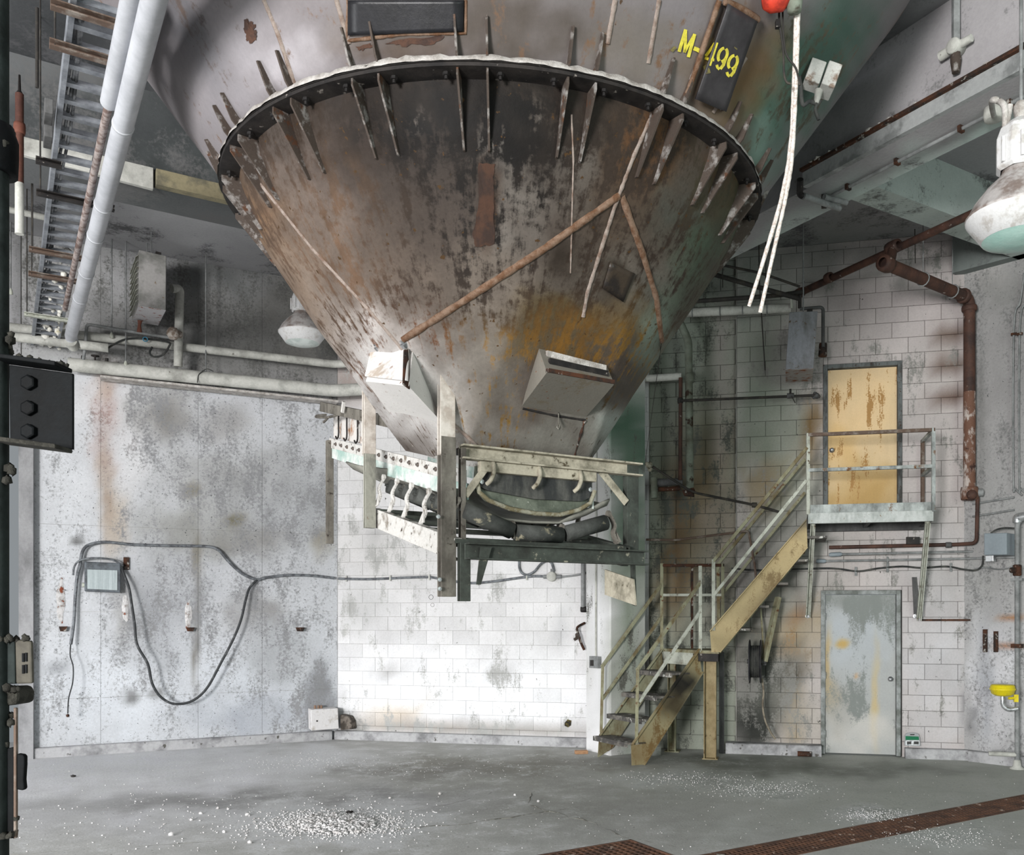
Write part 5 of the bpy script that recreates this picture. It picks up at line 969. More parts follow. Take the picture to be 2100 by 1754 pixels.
Q(ey, 'drain_trap', M_ALU, lambda b: b.tube(elbows([EC, EC-UP*.12, EC-UP*.17+BWD*.06, EC-UP*.15+BWD*.17], .06), .026, 10), 0); Q(ey, 'supply_arm', M_YB, lambda b: b.tube([EC+V((.08, .02, -.03)), EC+V((.19, .03, -.03))], .018, 8).obox(EC+V((.17, .02, -.03)), UP, BWD, BWN, .09, .05, .04), 0)
for a0, a1, lab in (((2015, 1291), (2024, 1338), 'rusty flat strip on the right wall, the left one of two'), ((2037, 1295), (2046, 1338), 'rusty flat strip on the right wall, the one nearer the standpipe')):
    q = [rw(a0[0], a0[1], .03), rw(a1[0], a0[1], .03), rw(a1[0], a1[1], .03), rw(a0[0], a1[1], .03)]; b = MB(); b.prism(q, -RWN*.025); tag(b.build('wall_strip', M_RUST, None, .003), lab, 'metal strip')
tg = thing('safety_card', bw(1871, 1530, .1), 'small grey card with a green band standing on the curb right of the lower door', 'card')
cx_ = [bw(x, y, .045) for x, y in ((1855, 1530), (1855, 1512), (1858, 1505), (1866, 1503), (1876, 1503), (1884, 1506), (1887, 1514), (1888, 1531))]
Q(tg, 'card', mat('card_grey', (150, 152, 154), None, var=.15), lambda b: b.prism(cx_, -BWN*.02), .003)
def flat(px, off, th=.003): return lambda b: b.prism([bw(x, y, off) for x, y in px], -BWN*th)
Q(tg, 'green_band', mat('card_green', (24, 104, 70), None, var=.15), flat(((1857, 1510), (1884, 1511), (1885, 1518), (1857, 1518)), .049), 0); Q(tg, 'white_field', mat('card_white', (206, 210, 212), (120, 124, 128), scale=40, thr=.56, var=.15), flat(((1857, 1519), (1885, 1519), (1886, 1529), (1857, 1529)), .049), 0); Q(tg, 'handle_slot', M_BLK, flat(((1866, 1506), (1876, 1506), (1875, 1508), (1867, 1508)), .048), 0)
for i, (x0, x1) in enumerate(((1860, 1869), (1874, 1884))): Q(tg, 'printed_figure', M_SOOT, flat(((x0, 1521), (x1, 1521), (x1, 1527), (x0, 1527)), .0505), 0)
for dx, lab in ((0, 'left one of two bent grey conduits high on the right wall'), (12, 'right one of two bent grey conduits high on the right wall')):
    P = [rw(2100+dx*.6, 560+dx*2, .06), rw(2092+dx, 620, .06), rw(2079+dx, 672, .06), rw(2078+dx, 980, .06), rw(2082+dx, 1002, .06), rw(2096+dx, 1016, .06)]; pipe('bent_conduit', arc_path(P, 5), .012, M_COND, lab, 'conduit', smooth=.01, n=8, parts=[('strap', M_RUST, lambda b: b.bar(rw(2073+dx, 686, .07), rw(2085+dx, 684, .07), .012, .03))])
for y, lab in ((1030, 'upper thin conduit between the wall corner and the standpipe'), (1056, 'lower thin conduit between the wall corner and the standpipe')):
    pipe('thin_conduit', [rw(1994, y+4, .04), rw(2006, y+2, .04), rw(2080, y-10, .04)], .012, M_COND, lab, 'conduit', smooth=.02, n=8)
# girder fittings
gp_ = (st(GS0-.03, 0), G1)
c0 = atz(2112, 192, GZ-.03); c1 = atz(1706, 401, GZ-.03)
pipe('soffit_conduit', [c0, c1], .016, M_COND, 'conduit clipped along the underside of the right girder', 'conduit', parts=[('clip', M_RUST, [lambda b, u=u: b.obox(c0.lerp(c1, u), G2, G1, UP, .03, .06, .05) for u in (.08, .3, .62, .9)])])
bar0, bar1 = hit(2110, 124, gp_), hit(1652, 367, gp_)
lz = (bar0.z+bar1.z)/2; e0, e1 = st(GS0, .8, GZ+.15), st(GS0, (hit(1650, 380, gp_)).dot(G2), GZ+.15)
le = thing('girder_ledge', e0.lerp(e1, .5), 'rusty steel ledge along the lower edge of the right girder', 'steel ledge')
Q(le, 'plate', M_WALL if False else mat('ledge_plate', (150, 152, 152), (116, 118, 118), scale=4, thr=.55, var=.25), lambda b: b.bar(e0-G1*.03-UP*.08, e1-G1*.03-UP*.08, .06, .14)); Q(le, 'rust_angle', M_RUST, lambda b: b.bar(e0-G1*.05, e1-G1*.05, .10, .03)); 
def crustline(b):
    for k in range(150):
        u = random.random(); b.ball(e0.lerp(e1, u)-G1*random.uniform(.01, .08)+UP*.018, random.uniform(.012, .03), 6, (1.4, 1.4, .7), .3)
tag(Q(le, 'dust_lumps', M_DUST, crustline, 0), kind='stuff')
pe = thing('pipe_stub_rack', atz(1690, 418, 5.78), 'pair of capped pipe stubs on a bracket at the end of the girder ledge', 'pipe')
Q(pe, 'stub', M_COND, lambda b: b.tube([atz(1648, 402, 5.8), atz(1722, 428, 5.8)], .03, 10), 0); Q(pe, 'stub', M_COND, lambda b: b.tube([atz(1690, 404, 5.85), atz(1736, 416, 5.85)], .028, 10), 0); Q(pe, 'elbow', M_BLK, lambda b: b.tube(elbows([atz(1641, 368, 5.9), atz(1640, 400, 5.82), atz(1652, 404, 5.8)], .05), .03, 10), 0); Q(pe, 'bracket', M_BLK, lambda b: b.bar(atz(1690, 400, 5.9), atz(1690, 426, 5.78), .05, .05), 0)
JB = hit(1960, 97, (st(GS0-.06, 0), G1)); jb = thing('round_junction_box', JB, 'round dusty junction box on a conduit on the right girder face', 'junction box')
Q(jb, 'body', M_LAG, lambda b: b.lathe(JB, -G1, [(0, .05), (.055, .05), (.06, .04), (.06, -.05), (0, -.05)], 18), 0); Q(jb, 'conduit_drop', M_COND, lambda b: b.bar(JB+UP*.05, JB+UP*.75, .05, .05)); Q(jb, 'hub', M_LAG, lambda b: b.tube([JB-G2*.14, JB+G2*.14], [.03, .04], 8), 0); Q(jb, 'crusted_stub', M_GUS, lambda b: b.tube([JB-UP*.04, JB-UP*.10, JB-UP*.20], [.035, .045, .03], 8), 0)
# electric box on the hopper's right flank with cables from a red hoist
B0 = at(1683, 160, 5.95); eb2 = thing('switch_box', B0, 'dusty two-part switch box hanging beside the hopper, right of the ropes', 'box')
for dx, w_, h_, d_ in ((-.045, .10, .15, .12), (.055, .09, .16, .16)): Q(eb2, 'housing', mat('dusty_box', (176, 176, 172), (120, 104, 92), scale=12, thr=.58, var=.3) if dx < 0 else bpy.data.materials['dusty_box'], lambda b: b.obox(B0+V((dx, 0, -dx*.35)), V((1, 0, -.35)), V((0, 1, 0)), V((.35, 0, 1)), w_, d_, h_), .006)
Q(eb2, 'gland', M_LAG, lambda b: b.tube([B0+V((-.01, 0, -.08)), B0+V((-.03, 0, -.17))], [.028, .018], 8), 0)
Q(eb2, 'cable', M_RUB, lambda b: b.tube(arc_path([B0+V((-.03, 0, -.17)), at(1660, 208, 5.95), at(1646, 214, 5.95), at(1641, 170, 5.95), at(1632, 120, 5.95)], 5), .014, 8), 0); Q(eb2, 'cable_end', M_RUB, lambda b: b.tube(arc_path([B0+V((0, 0, -.15)), at(1672, 222, 5.95), at(1679, 246, 5.95)], 4), .012, 7), 0)
HO = at(1590, -12, 5.2); ho = thing('chain_hoist', HO, 'red hoist with grey cables at the top edge of the picture', 'hoist')
M_RED = mat('hoist_red', (196, 62, 44), (150, 48, 38), scale=10, var=.25, rough=.45)
Q(ho, 'body', M_RED, lambda b: b.lathe(HO-V((.06, 0, .03)), (1, 0, .15), [(0, -.02), (.05, -.01), (.075, .03), (.075, .10), (.05, .14), (0, .15)], 16), 0); Q(ho, 'hook_block', M_LAGG, lambda b: b.lathe(HO+V((.11, 0, -.03)), UP, [(0, -.08), (.04, -.07), (.05, 0), (.045, .1), (0, .12)], 12), 0); Q(ho, 'suspension', M_COND, lambda b: b.cyl(HO+V((.03, 0, .05)), HO+V((.03, 0, 1.3)), .01, 6), 0)
for pts, r in (([(1600, 0), (1598, 40), (1606, 100), (1608, 150), (1613, 168), (1622, 172)], .007), ([(1605, 0), (1606, 60), (1612, 110), (1632, 140), (1640, 175)], .006)): Q(ho, 'cable', M_DPIPE, lambda b: b.tube(arc_path([at(x, y, 5.3) for x, y in pts], 5), r, 6), 0)
Q(ho, 'connector', M_BLK, lambda b: b.obox(at(1595, 50, 5.3), (1, 0, 0), (0, 1, 0), (0, 0, 1), .028, .03, .045), .003)
# white ropes
M_ROPE = mat('white_rope', (214, 208, 202), (176, 160, 150), scale=60, thr=.55, var=.25, bump=.5, bd=.01)
for pts, lab in (([(1634, -40), (1630, 120), (1622, 290), (1604, 400), (1570, 520), (1536, 628)], 'white rope hanging before the hopper, ending further left'), ([(1638, -40), (1634, 130), (1625, 310), (1612, 400), (1588, 510), (1559, 641)], 'white rope hanging before the hopper, ending further right')):
    P = [at(x, y, 5.2+.15*i) for i, (x, y) in enumerate(pts)]; b = MB(); pa = arc_path(P, 12); b.tube(pa, [.013*random.uniform(.9, 1.12) for _ in pa], 8); tag(b.build('rope', M_ROPE), lab, 'rope', 'white ropes')
# pendant lamps
M_LENS = mat('lens_white', (206, 214, 210), (180, 190, 186), scale=6, var=.1, rough=.25); M_LENSG = mat('lens_green', (186, 214, 206), (156, 196, 186), scale=5, thr=.5, soft=.2, var=.1, rough=.12)
M_REFL = mat('dusty_reflector', (176, 172, 170), (122, 110, 104), scale=7, thr=.52, soft=.08, var=.3, rough=.5); M_BAL = mat('ballast_white', (204, 204, 204), (176, 172, 168), scale=9, thr=.58, var=.2)
def lamp(rim, R, label, lens, hook):
    L = thing('pendant_lamp', rim, label, 'lamp', 'high-bay pendant lamps'); k = R/.33; c = V(rim)
    Q(L, 'reflector', M_REFL, lambda b: b.lathe(c, UP, [(R, 0), (R*1.02, .012*k), (R*.97, .03*k), (R*.86, .10*k), (R*.64, .19*k), (R*.44, .25*k), (R*.36, .28*k), (R*.34, .31*k)], 40), 0); Q(L, 'lens_ring', M_BAL, lambda b: b.lathe(c, UP, [(R*1.0, .012*k), (R*1.01, -.005*k), (R*.96, -.03*k), (R*.72, -.14*k), (R*.70, -.14*k), (R*.9, -.02*k)], 40), 0); Q(L, 'lens', lens, lambda b: b.lathe(c, UP, [(R*.71, -.14*k), (R*.5, -.165*k), (R*.25, -.177*k), (0, -.18*k)], 40), 0)
    h0, h1, w0 = .30*k, .62*k, R*.44
    Q(L, 'ballast_housing', M_BAL, lambda b: b.lathe(c, UP, [(w0*.9, h0), (w0*1.08, h0+.02*k), (w0*1.08, h0+.2*k), (w0*.9, h0+.27*k), (w0*.5, h1), (0, h1)], 8, False), .006)
    for i in range(6):
        a = math.pi/8+i*math.pi/4+math.pi; Q(L, 'cooling_fin', M_BAL, lambda b: b.bar(c+V((math.cos(a)*w0*1.06, math.sin(a)*w0*1.06, h0+.03*k)), c+V((math.cos(a)*w0*1.06, math.sin(a)*w0*1.06, h0+.19*k)), .02, .02), .002)
    Q(L, 'hook', M_DUST, lambda b: b.tube([c+UP*(h1-.01), c+UP*(h1+.05*k), c+UP*(h1+.09*k), c+UP*(h1+.12*k)], [.03*k, .045*k, .05*k, .03*k], 10), 0); return L, c+UP*(h1+.1*k)
rl, tp = lamp(at(2094, 446, 5.7), .325, 'big pendant lamp with a greenish lens, cut by the right edge', M_LENSG, None)
bx = atz(2038, 238, GZ-.06)
Q(rl, 'cable', M_DUST, lambda b: b.tube(arc_path([tp-V((.07, 0, 0)), at(2062, 262, 5.7), at(2061, 222, 5.7), at(2050, 208, 5.75), at(2034, 208, 5.9), bx], 6), .02, 8), 0)
Q(rl, 'suspension', M_COND, lambda b: b.cyl(tp, V((tp.x, tp.y, GZ+.9)), .012, 8), 0)
o = MB(); o.lathe(bx, -UP, [(0, -.06), (.075, -.06), (.078, .0), (.07, .03), (.06, .035), (0, .036)], 20); tag(o.build('ceiling_box', M_LAG), 'round box on the girder underside feeding the right lamp', 'junction box')
ll, tp2 = lamp(at(620, 684, 11.9), .30, 'pendant lamp half hidden behind the left side of the hopper', M_LENS, None)
Q(ll, 'suspension', M_COND, lambda b: b.cyl(tp2, V((tp2.x, tp2.y, CEIL)), .012, 8), 0)
# floor gratings
M_GRATE = mat('rusty_grating', (104, 74, 58), (74, 56, 48), scale=6, thr=.5, soft=.12, var=.4, c3=(150, 132, 120), thr3=.64, scale3=8)
for (a, b, c, d), lab in zip(PITS, ('long rusty floor grating running to the right edge', 'wide rusty floor grating at the bottom edge, left of the long one')):
    g = thing('floor_grating', st((a+b)/2, (c+d)/2, 0), lab, 'grating')
    fr = MB()
    for p, q in (((a+.012, c+.012), (b-.012, c+.012)), ((a+.012, d-.012), (b-.012, d-.012)), ((a+.012, c), (a+.012, d)), ((b-.012, c), (b-.012, d))): fr.bar(st(*p, -.015), st(*q, -.015), .02, .035)
    fr.build('frame', M_GRATE, g)
    br = MB(); 
    if d-c < .6:
        for k in range(int((b-a)/.045)): br.bar(st(a+.03+k*.045, c+.02, -.016), st(a+.03+k*.045, d-.02, -.016), .012, .03)
        for k in range(6): br.bar(st(a+.02, c+.04+k*(d-c-.08)/5, -.004), st(b-.02, c+.04+k*(d-c-.08)/5, -.004), .012, .01)
    else:
        for k in range(int((b-a)/.06)): br.bar(st(a+.03+k*.06, c+.02, -.016), st(a+.03+k*.06, d-.02, -.016), .012, .03)
        for k in range(int((d-c)/.06)): br.bar(st(a+.02, c+.04+k*.06, -.008), st(b-.02, c+.04+k*.06, -.008), .010, .014)
    tag(br.build('bars', M_GRATE, g), kind='stuff')
# ---------------------------------------------------------------- left wall: pipes, tray, heater, cables
lw = lambda x, y, o=.1: hit(x, y, LW(o))
M_TRAY = mat('galvanised_tray', (150, 154, 160), (112, 116, 122), scale=7, thr=.52, soft=.12, var=.25, rough=.45, metal=.3)
M_PVC = mat('white_lagging_jacket', (178, 180, 185), (152, 154, 159), scale=3, thr=.56, soft=.15, var=.15, rough=.45)
ax = lw(342, 709, .28).z
def run(y_at, x_at, off): return lw(x_at, y_at, off).z
def lpipe(name, x0, z, off, x1, r, m, label, parts=(), ret=None):
    a = lw(x0, 700, off); b = lw(x1, 760, off); P = [V((a.x, a.y, z)), V((b.x, b.y, z))]
    if ret is not None: P = [P[0], V((LWB.x+LWN.x*off+BWN.x*.0, 0, 0))]; 
    return pipe(name, P, r, m, label, 'pipe', n=16, parts=parts)
zA = lw(479, 727, .22).z; zC = lw(420, 778, .26).z; zB = lw(150, 708, .30).z
crn = LWB+(LWN+BWN)*.16
def two(z, off, r, m, name, label, xs, parts=()):
    a = lw(xs, 700, off); c = LWB+LWN*off*.9+BWN*off*.9; e = wall_pt(XC-.25, 0, off)
    return pipe(name, [V((a.x, a.y, z)), V((c.x, c.y, z)), V((e.x, e.y, z))], r, m, label, 'pipe', smooth=.08, n=16, parts=parts)
two(zA, .22, .056, M_LAG, 'wall_pipe', 'upper pale lagged pipe along the left wall and round the corner', 10)
two(zC, .26, .088, M_LAG, 'wall_pipe', 'thick pale lagged pipe along the left wall, the lowest one', 140, [('support_ledge', M_DUST, lambda b: b.bar(LWA+LWD*.9+LWN*.2+UP*(zC-.12), LWB+LWN*.2+UP*(zC-.12)-LWD*.05, .22, .03)), ('vent_stub', M_DPIPE, [lambda b, x=x, y=y: b.tube([lw(x, y, .26), lw(x+1, y-22, .26)], .022, 8) for x, y in ((169, 752), (218, 757))]), ('valve_wheel', M_BLK, lambda b: b.tube([lw(195, 748, .26), lw(195, 731, .26)], .012, 6).lathe(lw(195, 731, .26), UP, [(0, 0), (.05, 0), (.05, .012), (0, .014)], 10))])
a, b_ = lw(18, 688, .42), lw(222, 716, .42); zz = (a.z+b_.z)/2
pipe('wall_pipe', [V((a.x, a.y, zz)), V((b_.x, b_.y, zz))], .058, M_LAG, 'short pale lagged pipe with a torn end, behind the cable tray foot', 'pipe', n=16)
rp = [lw(10, 478, .2), lw(75, 493, .2), lw(170, 466, .2), lw(575, 549, .2)]
zr = lw(400, 512, .25).z; a, c = lw(8, 480, .25), LWB+LWN*.25-LWD*.3
pipe('rusty_line', [V((a.x, a.y, zr)), V((c.x, c.y, zr))], .03, mat('rust_white_line', (170, 166, 162), (122, 66, 36), scale=2.2, thr=.5, soft=.04, var=.35), 'rusty thin pipe just under the ceiling on the left wall', 'pipe', parts=[('clamp', M_BLK, lambda b: b.obox(lw(289, 488, .25), LWD, LWN, UP, .06, .06, .16))])
zr2 = 6.3; a, c = atz(5, 427, 6.3), atz(100, 448, 6.3); pipe('white_line', [V((a.x, a.y, zr2)), V((c.x, c.y, zr2))], .035, M_LAG, 'short pale pipe high at the far left, left of the tray', 'pipe')
# vertical rusty pipe at far left
vp = at(40, 300, 7.6); pz0, pz1 = at(40, 478, 7.6).z, at(43, 222, 7.6).z
pipe('drop_pipe', [V((vp.x, vp.y, pz1+.12)), V((vp.x, vp.y, pz0))], .032, mat('drop_pipe_rust_to_white', (88, 56, 46), (72, 46, 40), scale=5, var=.3), 'reddish rusty pipe hanging straight down at the far left', 'pipe', parts=[('pale_lower_length', M_LAG, lambda b: b.tube([V((vp.x, vp.y, pz0-.01)), V((vp.x, vp.y, pz0+.42))], [.034, .034], 12)), ('coupling', mat('coupling_rust', (104, 64, 52), None, var=.3), collar((vp.x, vp.y, at(42, 264, 7.6).z), UP, .042, .09)), ('tip', M_BLK, lambda b: b.lathe((vp.x, vp.y, pz1+.12), UP, [(.03, 0), (.012, .03), (.008, .16), (0, .16)], 10))])
# cable tray
zt0 = 5.42; T0, T1 = atz(64, 700, zt0), atz(150, -60, zt0); td = (T0-T1).normalized(); tn = V((td.y, -td.x, 0)); 
if tn.x < 0: tn = -tn
TW = .30; tray = thing('cable_tray', (T0+T1)/2, 'galvanised ladder cable tray hung under the ceiling at upper left', 'cable tray')
for s in (0, TW): Q(tray, 'side_rail', M_TRAY, lambda b: b.channel(T0+tn*s, T1+tn*s, .03, .10, .006, flip=1 if s else -1), .002)
Lt = (T1-T0).length; k = int(Lt/.235)
r0 = None
for i in range(k):
    p = T0-td*(.1+i*.235)-UP*.03
    if r0 is None: b = MB(); b.channel(V((0, 0, 0))+tn*.005, tn*(TW-.005), .035, .055, .006, up=tuple(td), flip=1); r0 = b.build('rung', M_TRAY, tray); r0.location = p
    else: inst(r0, p, tray)
cf = MB()
for j in range(3):
    pts = [T0-td*(Lt*u/9)+tn*(.035+.022*j+.012*math.sin(u*1.7+j))-UP*(.0-.012*math.sin(u+j*2)) for u in range(10)]; cf.tube(arc_path(pts, 3), .011, 6)
tag(cf.build('cables', mat('tray_cables', (150, 152, 156), (70, 72, 74), scale=6, thr=.5, var=.3), tray), kind='stuff')
fl_ = MB()
for j in range(46):
    u = random.random()**2*.45; fl_.ball(T0-td*(Lt*u)+tn*random.uniform(.12, .36)-UP*random.uniform(-.06, .05), random.uniform(.02, .055), 6, jit=.35)
tag(fl_.build('insulation_tufts', M_DUST if False else mat('white_tufts', (216, 214, 206), (170, 160, 120), scale=12, thr=.62, var=.3, bump=.6, bd=.02), tray), kind='stuff')
for y, x0, ext, m in ((12, 103, .34, M_BRN), (92, 101, .34, M_BRN), (330, 73, .02, M_BLK), (396, 74, .42, M_BLK), (512, 59, .36, M_BRN), (562, 58, .32, M_BRN), (645, 49, .36, M_PALE)):
    a = atz(x0, y, zt0-.08); e = a+tn*(ext+.15); Q(tray, 'support_strut', m, lambda b: b.channel(a, e, .05, .045, .008, flip=1), .002)
    Q(tray, 'hanger_rod', M_DPIPE, lambda b: b.cyl(a+tn*.03, V(((a+tn*.03).x, (a+tn*.03).y, CEIL)), .006, 6), 0)
bx_ = at(98, 240, 6.3); tb = thing('tray_box', bx_, 'small dark box fixed to the outer side of the cable tray', 'box'); Q(tb, 'case', M_SOOT, lambda b: b.obox(bx_, td, tn, UP, .34, .05, .10), .004); Q(tb, 'case', M_SOOT, lambda b: b.obox(bx_-td*-.0+tn*.0-UP*.14, td, tn, UP, .2, .05, .08), .004)
pipe('rod', [at(76, 16, 6.6), at(76, 180, 6.6)], .012, M_DPIPE, 'black rod hanging from the ceiling left of the tray top', 'rod', n=6)
# white lagged pipes running with the tray
za = 5.2; w0, w1 = atz(321, -20, za), atz(145, 690, za); wd_ = (w1-w0).normalized(); dn = lw(137, 742, .3); kk = (w1-w0).length
pts = [w0-wd_*.6, w1, V((w1.x-.02, w1.y+.1, zC+.02))]
pipe('lagged_line', pts, .066, M_PVC, 'long white lagged pipe running up beside the cable tray', 'pipe', smooth=.14, n=18, parts=[('jacket_lap', M_PVC, [lambda b, u=u: b.lathe(w0.lerp(w1, u), wd_, [(.066, -.012), (.0705, -.010), (.0705, .012), (.066, .014)], 18) for u in (.22, .42, .52, .66, .78)]), ('end_jacket', M_LAG, lambda b: b.tube([w1+UP*-.06, V((w1.x-.02, w1.y+.1, zC))], .07, 14))])
zb = 5.28; x0, x1 = atz(270, -5, zb), atz(224, 210, zb); wd2 = (x1-x0).normalized(); x2 = x1+wd2*4.9
pipe('lagged_line', [x0-wd2*.6, x1], .055, M_PVC, 'shorter white lagged pipe ending with a cut jacket over the tray', 'pipe', n=18, parts=[('bare_pipe', mat('bare_mottled_pipe', (150, 140, 136), (104, 86, 80), scale=12, thr=.52, var=.35), lambda b: b.tube([x1-wd2*.1, x2], .027, 12)), ('cut_end', M_DUST, lambda b: b.lathe(x1, wd2, [(.02, -.03), (.052, -.01), (.045, .012), (.02, .015)], 16))])
# left unit heater with louvres
hl, H2 = heater('unit_heater', [(285, 512), (341, 525), (340, 636), (284, 627)], LW(.98), .72, G2, 'louvred unit heater hanging near the left wall, streaked with rust', M_HEATB if False else mat('heater_dusty_grey', (146, 144, 142), (112, 112, 108), scale=4, thr=.54, soft=.1, var=.3, c3=(110, 92, 70), thr3=.68, scale3=9), mat('heater_white_base', (190, 188, 190), (132, 74, 52), scale=9, thr=.6, soft=.05, var=.25), True)
pipe('heater_duct', [lw(352, 592, .55), lw(369, 592, .5), lw(365, 752, .38)], .056, M_LAG, 'pale vertical lagged pipe with a bend, right of the left heater', 'pipe', smooth=.1, n=16, parts=[('valve', mat('crusted_valve', (124, 108, 96), (176, 168, 160), scale=16, var=.4), lambda b: b.ball(lw(355, 684, .62), .085, 10, jit=.12).tube([lw(355, 684, .62), lw(368, 686, .5)], .05, 10))])
pipe('vent_pipe', [lw(169, 748, .3), lw(175, 712, .34), lw(178, 665, .38), lw(330, 690, .42), lw(350, 692, .45)], .02, M_COND, 'thin grey pipe with two bends below the left heater', 'pipe', smooth=.05, parts=[('red_cock', mat('cock_rust', (104, 66, 54), None, var=.3), lambda b: b.tube([lw(286, 682, .42), lw(286, 667, .42), lw(287, 658, .42)], [.035, .02, .03], 8))])
pipe('black_hose', arc_path([lw(218, 716, .3), lw(238, 704, .32), lw(262, 695, .34), (lw(300, 695, .36)), lw(345, 702, .4), lw(346, 712, .4), lw(334, 728, .4), lw(316, 732, .4), lw(307, 724, .4), lw(312, 712, .38)], 5), .013, M_RUB, 'black hose looping below the left heater', 'hose', smooth=.01, n=8)
o = MB(); o.lathe(lw(298, 696, .40), LWN, [(.028+.007*math.cos(t), .007*math.sin(t)*2) for t in np.linspace(0, 2*math.pi, 7)], 14); tag(o.build('blue_ring', mat('blue_twine', (70, 132, 160), None, var=.3)), 'small blue twine ring hanging on the black hose', 'ring')
for x, y0, y1, lab in ((229, 470, 690, 'thin rod hanging left of the left heater, nearer the white pipe'), (258, 500, 748, 'thin rod hanging just left of the left heater'), (422, 522, 775, 'thin rod hanging midway between left heater and hopper'), (22, 505, 600, 'thin rod at the far left under the pale pipe')):
    p = lw(x, y1, .34); pipe('hanger_rod', [V((p.x, p.y, CEIL)), p], .009, M_COND, lab, 'rod', n=6, parts=[('nut', M_PALE, lambda b: b.lathe(p, UP, [(0, -.03), (.028, -.02), (.02, .03), (.009, .05)], 8))])
pipe('cable_tail', arc_path([lw(405, 785, .42), lw(407, 770, .42), lw(415, 762, .42), lw(425, 757, .42), lw(438, 762, .42)], 4), .007, M_RUB, 'short black cable end curled over the thick lagged pipe', 'cable', smooth=.01, n=6)
# steel angle strip under the left girder
g0, g1_ = atz(312, 398, GZ+.02), atz(520, 446, GZ+.02)
b = MB(); b.bar(st(g0.dot(G1), GT0-.05, GZ+.07), st(6.2, GT0-.05, GZ+.07), .10, .15); tag(b.build('girder_strip', mat('yellowed_strip', (138, 130, 104), (104, 100, 84), scale=4, thr=.52, var=.3), None, .004), 'yellowed strip along the foot of the left girder', 'steel strip')
b = MB(); q = st(g0.dot(G1), GT0-.08, 0); b.prism([st(g0.dot(G1)-1.6, GT0-.06, GZ+.16), st(g0.dot(G1)-.02, GT0-.06, GZ+.16), st(g0.dot(G1)-.02, GT0-.06, GZ-.04), st(g0.dot(G1)-1.6, GT0-.06, GZ+.02)], G2*.05); tag(b.build('torn_panel', M_LAG, None, .004), 'pale torn panel end on the left girder behind the white pipe', 'panel')
# electrical box and cables on the left wall
M_CBL = mat('black_cable', (52, 54, 56), (92, 94, 96), scale=14, thr=.6, var=.3, rough=.6)
M_CBLG = mat('grey_armoured_cable', (112, 116, 120), (76, 78, 82), scale=16, thr=.52, var=.3, rough=.55)
sb = thing('switch_cabinet', lw(210, 1184, .1), 'grey box with a pale front panel on the left wall amid cables', 'box')
q = [lw(x, y, .14) for x, y in ((173, 1152), (247, 1155), (247, 1216), (173, 1213))]; Q(sb, 'case', mat('dark_grey_case', (92, 98, 104), (66, 70, 74), scale=6, var=.25, rough=.45), lambda b: b.prism(q, -LWN*.13), .012)
q = [lw(x, y, .145) for x, y in ((179, 1168), (241, 1170), (241, 1211), (179, 1208))]; Q(sb, 'front_panel', mat('pale_panel', (170, 180, 182), (150, 160, 162), scale=6, thr=.5, soft=.1, stretch=(8, 8, .2), var=.15, rough=.4), lambda b: b.prism(q, LWN*.008), .003)
Q(sb, 'side_gland', M_PALE, lambda b: b.cyl(lw(168, 1200, .08), lw(174, 1200, .08), .03, 8), 0)
def lcab(name, pts, r, m, label, n=8):
    P = arc_path([lw(x, y, o) for x, y, o in pts], 6); b = MB(); b.tube(P, r, n); return tag(b.build(name, m), label, 'cable')
c1_ = lcab('cable', [(905, 1189, 0), (905, 1189, 0)], .01, M_CBLG, 'x') if False else None
lcab('upper_cable', [(686, 1186, .05), (640, 1181, .04), (590, 1180, .04), (545, 1185, .04), (527, 1189, .04), (497, 1177, .05), (470, 1153, .06), (450, 1130, .06), (432, 1122, .05), (400, 1120, .04), (330, 1119, .04), (270, 1117, .05), (215, 1112, .06), (182, 1118, .07), (169, 1132, .08), (164, 1160, .08), (158, 1185, .08), (154, 1230, .08), (151, 1280, .10), (145, 1322, .14)], .020, M_CBLG, 'grey cable curving along the top of the left wall to beside the box')
lcab('loop_cable', [(527, 1190, .05), (512, 1206, .09), (504, 1230, .14), (494, 1272, .18), (478, 1312, .2), (452, 1362, .22), (424, 1412, .22), (394, 1438, .22), (358, 1444, .22), (330, 1430, .24), (312, 1402, .26), (303, 1362, .28), (281, 1322, .28), (276, 1280, .26), (270, 1240, .22), (264, 1205, .16), (250, 1168, .1)], .018, M_CBL, 'black cable drooping in a deep loop across the left wall')
lcab('bridge_cable', [(150, 1180, .09), (152, 1164, .1), (160, 1152, .12), (178, 1146, .14), (205, 1145, .15), (232, 1149, .14), (252, 1160, .1)], .013, M_CBLG, 'thin cable arched over the top of the grey box')
lcab('dangling_wire', [(145, 1322, .14), (144, 1345, .18), (150, 1368, .22), (149, 1400, .26), (141, 1432, .28), (139, 1464, .28)], .008, M_CBL, 'thin wire dangling down the left wall below the grey box', 6)
b = MB(); b.ball(lw(139, 1468, .28), .022, 8); tag(b.build('wire_tip', M_RUST), 'small rusty lug at the end of the dangling wire', 'lug')
M_SCARW = mat('spalled_plaster', (206, 204, 204), (160, 158, 156), scale=14, thr=.54, var=.3, bump=.7, bd=.02, c3=(132, 70, 48), thr3=.63, scale3=14)
